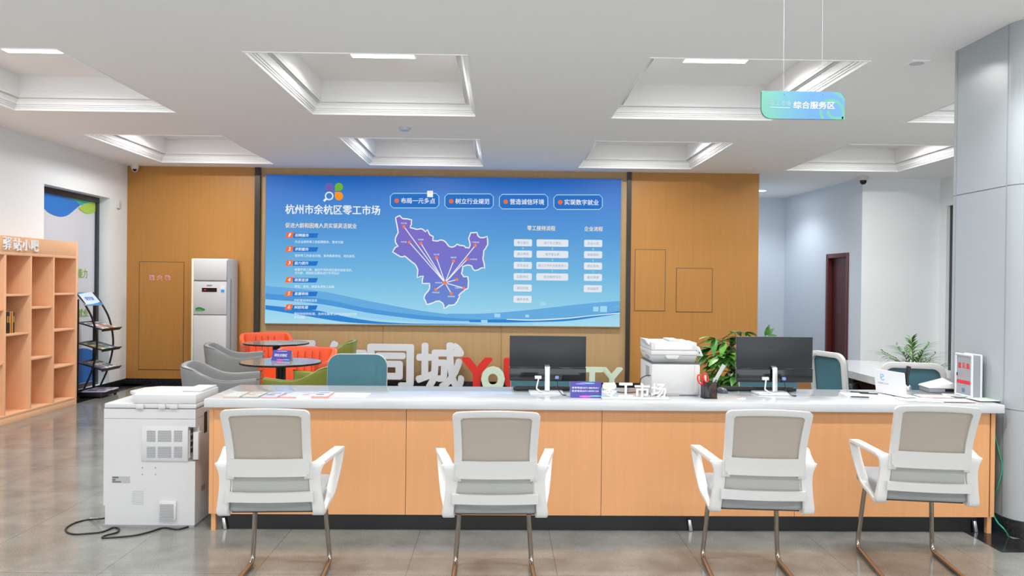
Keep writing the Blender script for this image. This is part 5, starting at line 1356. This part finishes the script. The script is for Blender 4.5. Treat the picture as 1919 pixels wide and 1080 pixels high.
# white card stand (its square code is left blank)
QY = on_desk(1642, 737).y; a = on_desk(1642, 736.5); b = on_desk(1699, 748); h_ = at_y(1690, 698, (a.y + b.y) / 2).z - CTZ
d = Vector(b) - Vector(a); wq = d.length
t = thing('card_stand', 'white leaning card stand with a light blue emblem among the papers', 'sign', (Vector(a) + Vector(b)) / 2 + Vector((0, 0, .0092)), math.atan2(d.y, d.x))
lean = -.12; T_ = basis((1, 0, 0), (0, math.sin(lean), math.cos(lean)), (0, -math.cos(lean), math.sin(lean)), (0, 0, 0)); hq = h_ / math.cos(lean)
mb = MB(); mb.prism(rrect(-wq / 2, wq / 2, .004, hq, .008), -.004, 0, T_); mb.build('card_face', M_WHITE, t)
mb = MB(); mb.box(-wq / 2, wq / 2, -.004, .09, -.0012, .0028); mb.build('foot_plate', M_WHITE, t)
mb = MB(); mb.band(smooth_path([(-.017, .018, 0), (.004, .018, 0), (.012, .010, 0), (-.004, .003, 0), (-.014, -.004, 0), (-.012, -.016, 0), (.004, -.018, 0), (.014, -.012, 0)], 4), .0005, .0055, side=(0, 0, 1), T=T_ @ Matrix.Translation((-wq * .22, hq * .68, .001)))
mb.band(smooth_path([(-.017, .018, 0), (-.019, .0, 0), (-.015, -.014, 0)], 4), .0005, .0055, side=(0, 0, 1), T=T_ @ Matrix.Translation((-wq * .22, hq * .68, .001))); mb.build('emblem', mat('emblem_blue', (110, 190, 232), .4), t)
mb = MB(); mb.text('浙里零工市场', T_ @ Matrix.Translation((-wq * .22, hq * .42, .001)), w=wq * .36, h=hq * .07); mb.build('lettering', mat('grey_print', (150, 156, 166), .5), t)

# dark upright device with silver base behind the card
p_ = on_desk(1704, 733)
t = thing('card_reader', 'dark upright device with silver base behind the white card stand', 'device', (p_.x, p_.y + .03, CTZ + .0003), .2)
mb = MB(); mb.lathe([(.028, 0), (.03, .006), (.026, .03), (.012, .04)], 18); mb.build('base', M_ALU, t, smooth=40)
mb = MB(); mb.band(smooth_path([(0, 0, .03), (-.004, .0, .08), (.004, .0, .13), (.014, .0, .165)], 5), [.05] * 16, .014, side=(.3, 1, 0)); mb.build('upright_body', M_BLACK, t, bevel=.004)
# white wedge shaped machine
a = on_desk(1739, 735); b = on_desk(1782, 738)
t = thing('document_scanner', 'white wedge shaped machine with grey base left of the suggestion box', 'machine', ((a.x + b.x) / 2 + .01, (a.y + b.y) / 2 + .07, CTZ + .0003), -.08)
mb = MB(); mb.box(-.072, .085, -.08, .08, 0, .030); mb.build('base', mat('machine_grey', (138, 140, 148), .4), t, bevel=.006)
mb = MB(); mb.add([(-.076, -.085, .0302), (.088, -.085, .0302), (.088, .085, .0302), (-.076, .085, .0302), (-.074, -.08, .036), (.088, -.08, .066), (.088, .085, .085), (-.072, .085, .040)], [(3, 2, 1, 0), (4, 5, 6, 7), (0, 1, 5, 4), (1, 2, 6, 5), (2, 3, 7, 6), (3, 0, 4, 7)]); mb.build('lid', M_PLASTIC, t, bevel=.004)
mb = MB(); mb.box(.03, .086, -.0815, -.07, .008, .026); mb.build('slot', M_BLACK, t)
# suggestion box
a = on_desk(1821, 744.5, CTZ + .012); b = on_desk(1789, 737.2, CTZ + .012); zt2 = at_y(1821, 666, a.y).z - CTZ
t = thing('suggestion_box', 'grey aluminium suggestion box with red lettering standing against the column', 'suggestion box', (a.x, a.y, CTZ + .0034), 0)
ld = b.y - a.y; wd = PX - .004 - a.x; hz = zt2 - .003
d2 = Vector((b.x - a.x, b.y - a.y)).normalized(); t.rotation_euler.z = math.atan2(d2.y, d2.x) - math.pi / 2
# local: x to the column, y along the lettered face
M_BX = mat('box_grey', (150, 154, 160), .4); r_ = .008
wd = .072
mb = MB(); mb.box(.004, wd - .004, .004, ld - .004, .004, hz - .004); mb.build('body', M_BX, t)
for x in (.006, wd - .006):
    mb = MB()
    P = [(x, .006, .006), (x, ld - .006, .006), (x, ld - .006, hz - .006), (x, .006, hz - .006)]
    for i in range(4): mb.tube([P[i], P[(i + 1) % 4]], .0085, 10)
    for q_ in P: mb.lathe([(.0001, -.0085), (.005, -.0068), (.0085, 0), (.005, .0068), (.0001, .0085)], 10, TR(*q_))
    mb.build('corner_frame', M_ALUWHITE, t, smooth=50)
FL = lambda u, v, k=.0005: facing_left((.004 - k, ld * (1 - u), hz * v))
for i, ch in enumerate('意见箱'): mb = MB(); mb.text(ch, FL(.26 + .24 * i, .72), w=.032, h=.036, bold=.035); mb.build('lettering', M_RED, t)
mb = MB(); mb.box(.0028, .0039, ld * .1, ld * .9, hz * .30, hz * .38); mb.build('red_strip', mat('strip_red', (206, 52, 62), .4), t)
mb = MB(); mb.prism([(-.014, -.006), (.014, -.006), (0, .02)], 0, .0006, FL(.5, .48)); mb.build('emblem', mat('emblem_pink', (206, 130, 134), .4), t)
mb = MB(); mb.box(.002, .0038, ld * .44, ld * .58, hz * .10, hz * .2); mb.build('lock_plate', mat('lock_blue', (96, 116, 146), .4), t)
mb = MB(); mb.box(.002, .0038, ld * .86, ld * .91, hz * .47, hz * .54); mb.build('lock', M_BLACK, t)
# black crumpled bag and a small white pyramid on the second counter's inner shelf side
dseat = bpy.data.objects['office_chair.003'].location
t = thing('handbag', 'black crumpled bag on the seat of the chair at the second counter', 'bag', (dseat.x - .01, dseat.y - .02, .4905), 0)
zc = .18
rows = []; random.seed(9)
for i in range(9):
    f = i / 8; z = .20 * f; r = .095 * (1 - .45 * f * f)
    rows.append([(r * (1 + .16 * random.uniform(-1, 1)) * math.cos(a), .7 * r * (1 + .16 * random.uniform(-1, 1)) * math.sin(a), z) for a in [2 * math.pi * k / 14 for k in range(14)]])
mb = MB(); mb.grid(rows, closed_u=True); mb.add(rows[0], [tuple(range(14))[::-1]]); mb.add(rows[-1], [tuple(range(14))]); mb.build('bag_body', mat('bag_black', (26, 25, 27), .35), t, smooth=70)
mb = MB(); mb.tube(smooth_path([(-.04, 0, zc - .02), (-.05, 0, zc + .035), (.03, 0, zc + .04), (.04, 0, zc - .02)], 5), .006, 8); mb.build('handle', MATS['bag_black'], t, smooth=60)

# ------------------------------------------------------------------ plants
def leaf(mb, base, d, up, L, W, bend=.35, fold=.25, n=6):
    d = Vector(d).normalized(); up = Vector(up); up = (up - d * up.dot(d)).normalized(); side = d.cross(up)
    rows = []
    p = Vector(base); dd = d.copy(); u2 = up.copy()
    for i in range(n + 1):
        f = i / n; w = W * math.sin(math.pi * min(1, (.06 + .94 * f)) ** .8) * (1 - .15 * f) / 2
        if i == n: w = .0006
        rows.append([p - side * w + u2 * w * fold, p.copy(), p + side * w + u2 * w * fold])
        R_ = Matrix.Rotation(-bend / n, 3, side); dd = R_ @ dd; u2 = R_ @ u2; p = p + dd * (L / n)
    mb.grid(rows)
M_LEAF = mat('leaf_green', (62, 122, 46), .35, noise=((14, 14, 14), .35)); M_LEAF2 = mat('leaf_light', (104, 160, 62), .35, noise=((14, 14, 14), .3)); M_STEM = mat('stem_green', (82, 104, 50), .6)
def foliage(name, mb, ms, t): o = mb.build(name, ms, t, smooth=60, recalc=False); return o
random.seed(17)
PYd = 6.85; p_ = at_y(1391, 700, PYd)
t = thing('potted_plant', 'leafy green plant in a tall white planter behind the right monitor', 'plant', (p_.x, PYd, 0))
zr = p_.z
mb = MB(); mb.lathe([(.085, 0), (.10, .02), (.118, zr - .01), (.122, zr), (.108, zr), (.104, zr - .04), (.001, zr - .04)], 28, cap=False); mb.lathe([(.001, 0), (.085, 0)], 28, cap=False); mb.build('planter', M_PLASTIC, t, smooth=40)
mb = MB(); mb.lathe([(.001, zr - .035), (.103, zr - .038)], 20, cap=False); mb.build('soil', mat('soil', (60, 46, 36), .9), t)
st = MB(); lv = MB()
# crown outline in the photo, in metres round the rim of the planter
for k in range(84):
    a = random.uniform(0, 2 * math.pi); r = random.uniform(.05, .26); z = zr + random.uniform(-.08, .40) * (1 - .2 * r / .26)
    q = Vector((r * math.cos(a) - .03, r * math.sin(a) * .8, z - .02 * (r > .15)))
    s0_ = Vector((random.uniform(-.05, .05), random.uniform(-.05, .05), zr - .04))
    mid = s0_ * .4 + q * .6 + Vector((0, 0, .08)); st.tube(smooth_path([s0_, mid, q], 4), .0035, 5)
    for j in range(4):
        aa = a + random.uniform(-1.1, 1.1); e = random.uniform(-.7, .45)
        dd = Vector((math.cos(aa), math.sin(aa), e)); lv.mi = 1 if random.random() < .33 else 0
        leaf(lv, q, dd, (0, 0, 1), random.uniform(.12, .19), random.uniform(.06, .09), random.uniform(.3, .9), .18)
q = at_y(1436, 628, PYd); q = Vector((q.x - p_.x, 0, q.z)); st.tube(smooth_path([(0.02, 0, zr - .04), (.08, 0, zr + .15), q], 5), .004, 6)
for dx, dz, e in ((-.02, -.01, .5), (.0, .03, .9), (.03, 0, .6), (.05, -.05, .2)): lv.mi = 0; leaf(lv, q + Vector((dx * .3, 0, dz * .4)), (dx * 8 + .3, -.2, e), (0, -1, .4), .085, .04, .3, .15)
st.build('stems', M_STEM, t, smooth=60); foliage('leaves', lv, [M_LEAF, M_LEAF2], t)
random.seed(29)
PYd = 8.35; p_ = at_y(1712, 690, PYd)
t = thing('potted_palm', 'feathery green palm behind the second counter against the white wall', 'plant', (p_.x, PYd, 0))
mb = MB(); mb.lathe([(.12, 0), (.14, .02), (.17, .30), (.175, .32), (.155, .32), (.15, .29), (.001, .29)], 28, cap=False); mb.lathe([(.001, 0), (.12, 0)], 28, cap=False); mb.build('pot', M_OFFWHITE, t, smooth=40)
st = MB(); lv = MB()
tips = [(-.34, -.02, .83), (-.26, .1, .79), (-.02, .0, .955), (.06, .1, .88), (.16, 0, .90), (.26, .05, .80), (.30, -.05, .70), (-.18, -.12, .74), (.1, -.15, .76), (.0, .2, .85), (-.1, .15, .86), (.2, .18, .74), (-.28, .0, .68), (.05, -.1, .82)]
for x, y, z in tips:
    P = smooth_path([(x * .08, y * .08, .29), (x * .35, y * .35, .29 + (z - .29) * .72), (x, y, z)], 8); st.tube(P, [.006 * (1 - .7 * i / len(P)) for i in range(len(P))], 5)
    for i in range(int(len(P) * .38), len(P)):
        pt = P[i]; tg = (P[min(i + 1, len(P) - 1)] - P[max(0, i - 1)]).normalized(); sd = tg.cross(Vector((0, 0, 1)));
        sd = sd.normalized() if sd.length > .01 else Vector((1, 0, 0))
        for s_ in (-1, 1):
            lv.mi = 1 if random.random() < .3 else 0
            leaf(lv, pt, tg * .75 + sd * s_ * .8 + Vector((0, 0, random.uniform(-.25, .1))), (0, 0, 1), random.uniform(.12, .18), .021, .5, .15, 4)
st.build('stems', M_STEM, t, smooth=60); foliage('fronds', lv, [M_LEAF, M_LEAF2], t)

# green cable hanging between the counter and the column
P = [at_y(1858, 790, 4.92), at_y(1873, 848, 4.86), at_y(1878.5, 878, 4.84), at_y(1869, 915, 4.86), at_y(1858, 938, 4.92), at_y(1861, 960, 4.88), at_y(1869, 978, 4.80), at_y(1881, 991, 4.72), at_z(1890, 1004, .0046)]
mb = MB(); mb.tube(smooth_path(P, 6), .0045, 8)
tag(mb.build('green_cable', mat('cable_green', (40, 160, 120), .45), None, smooth=60), 'green cable hanging between the counter end and the column', 'cable')
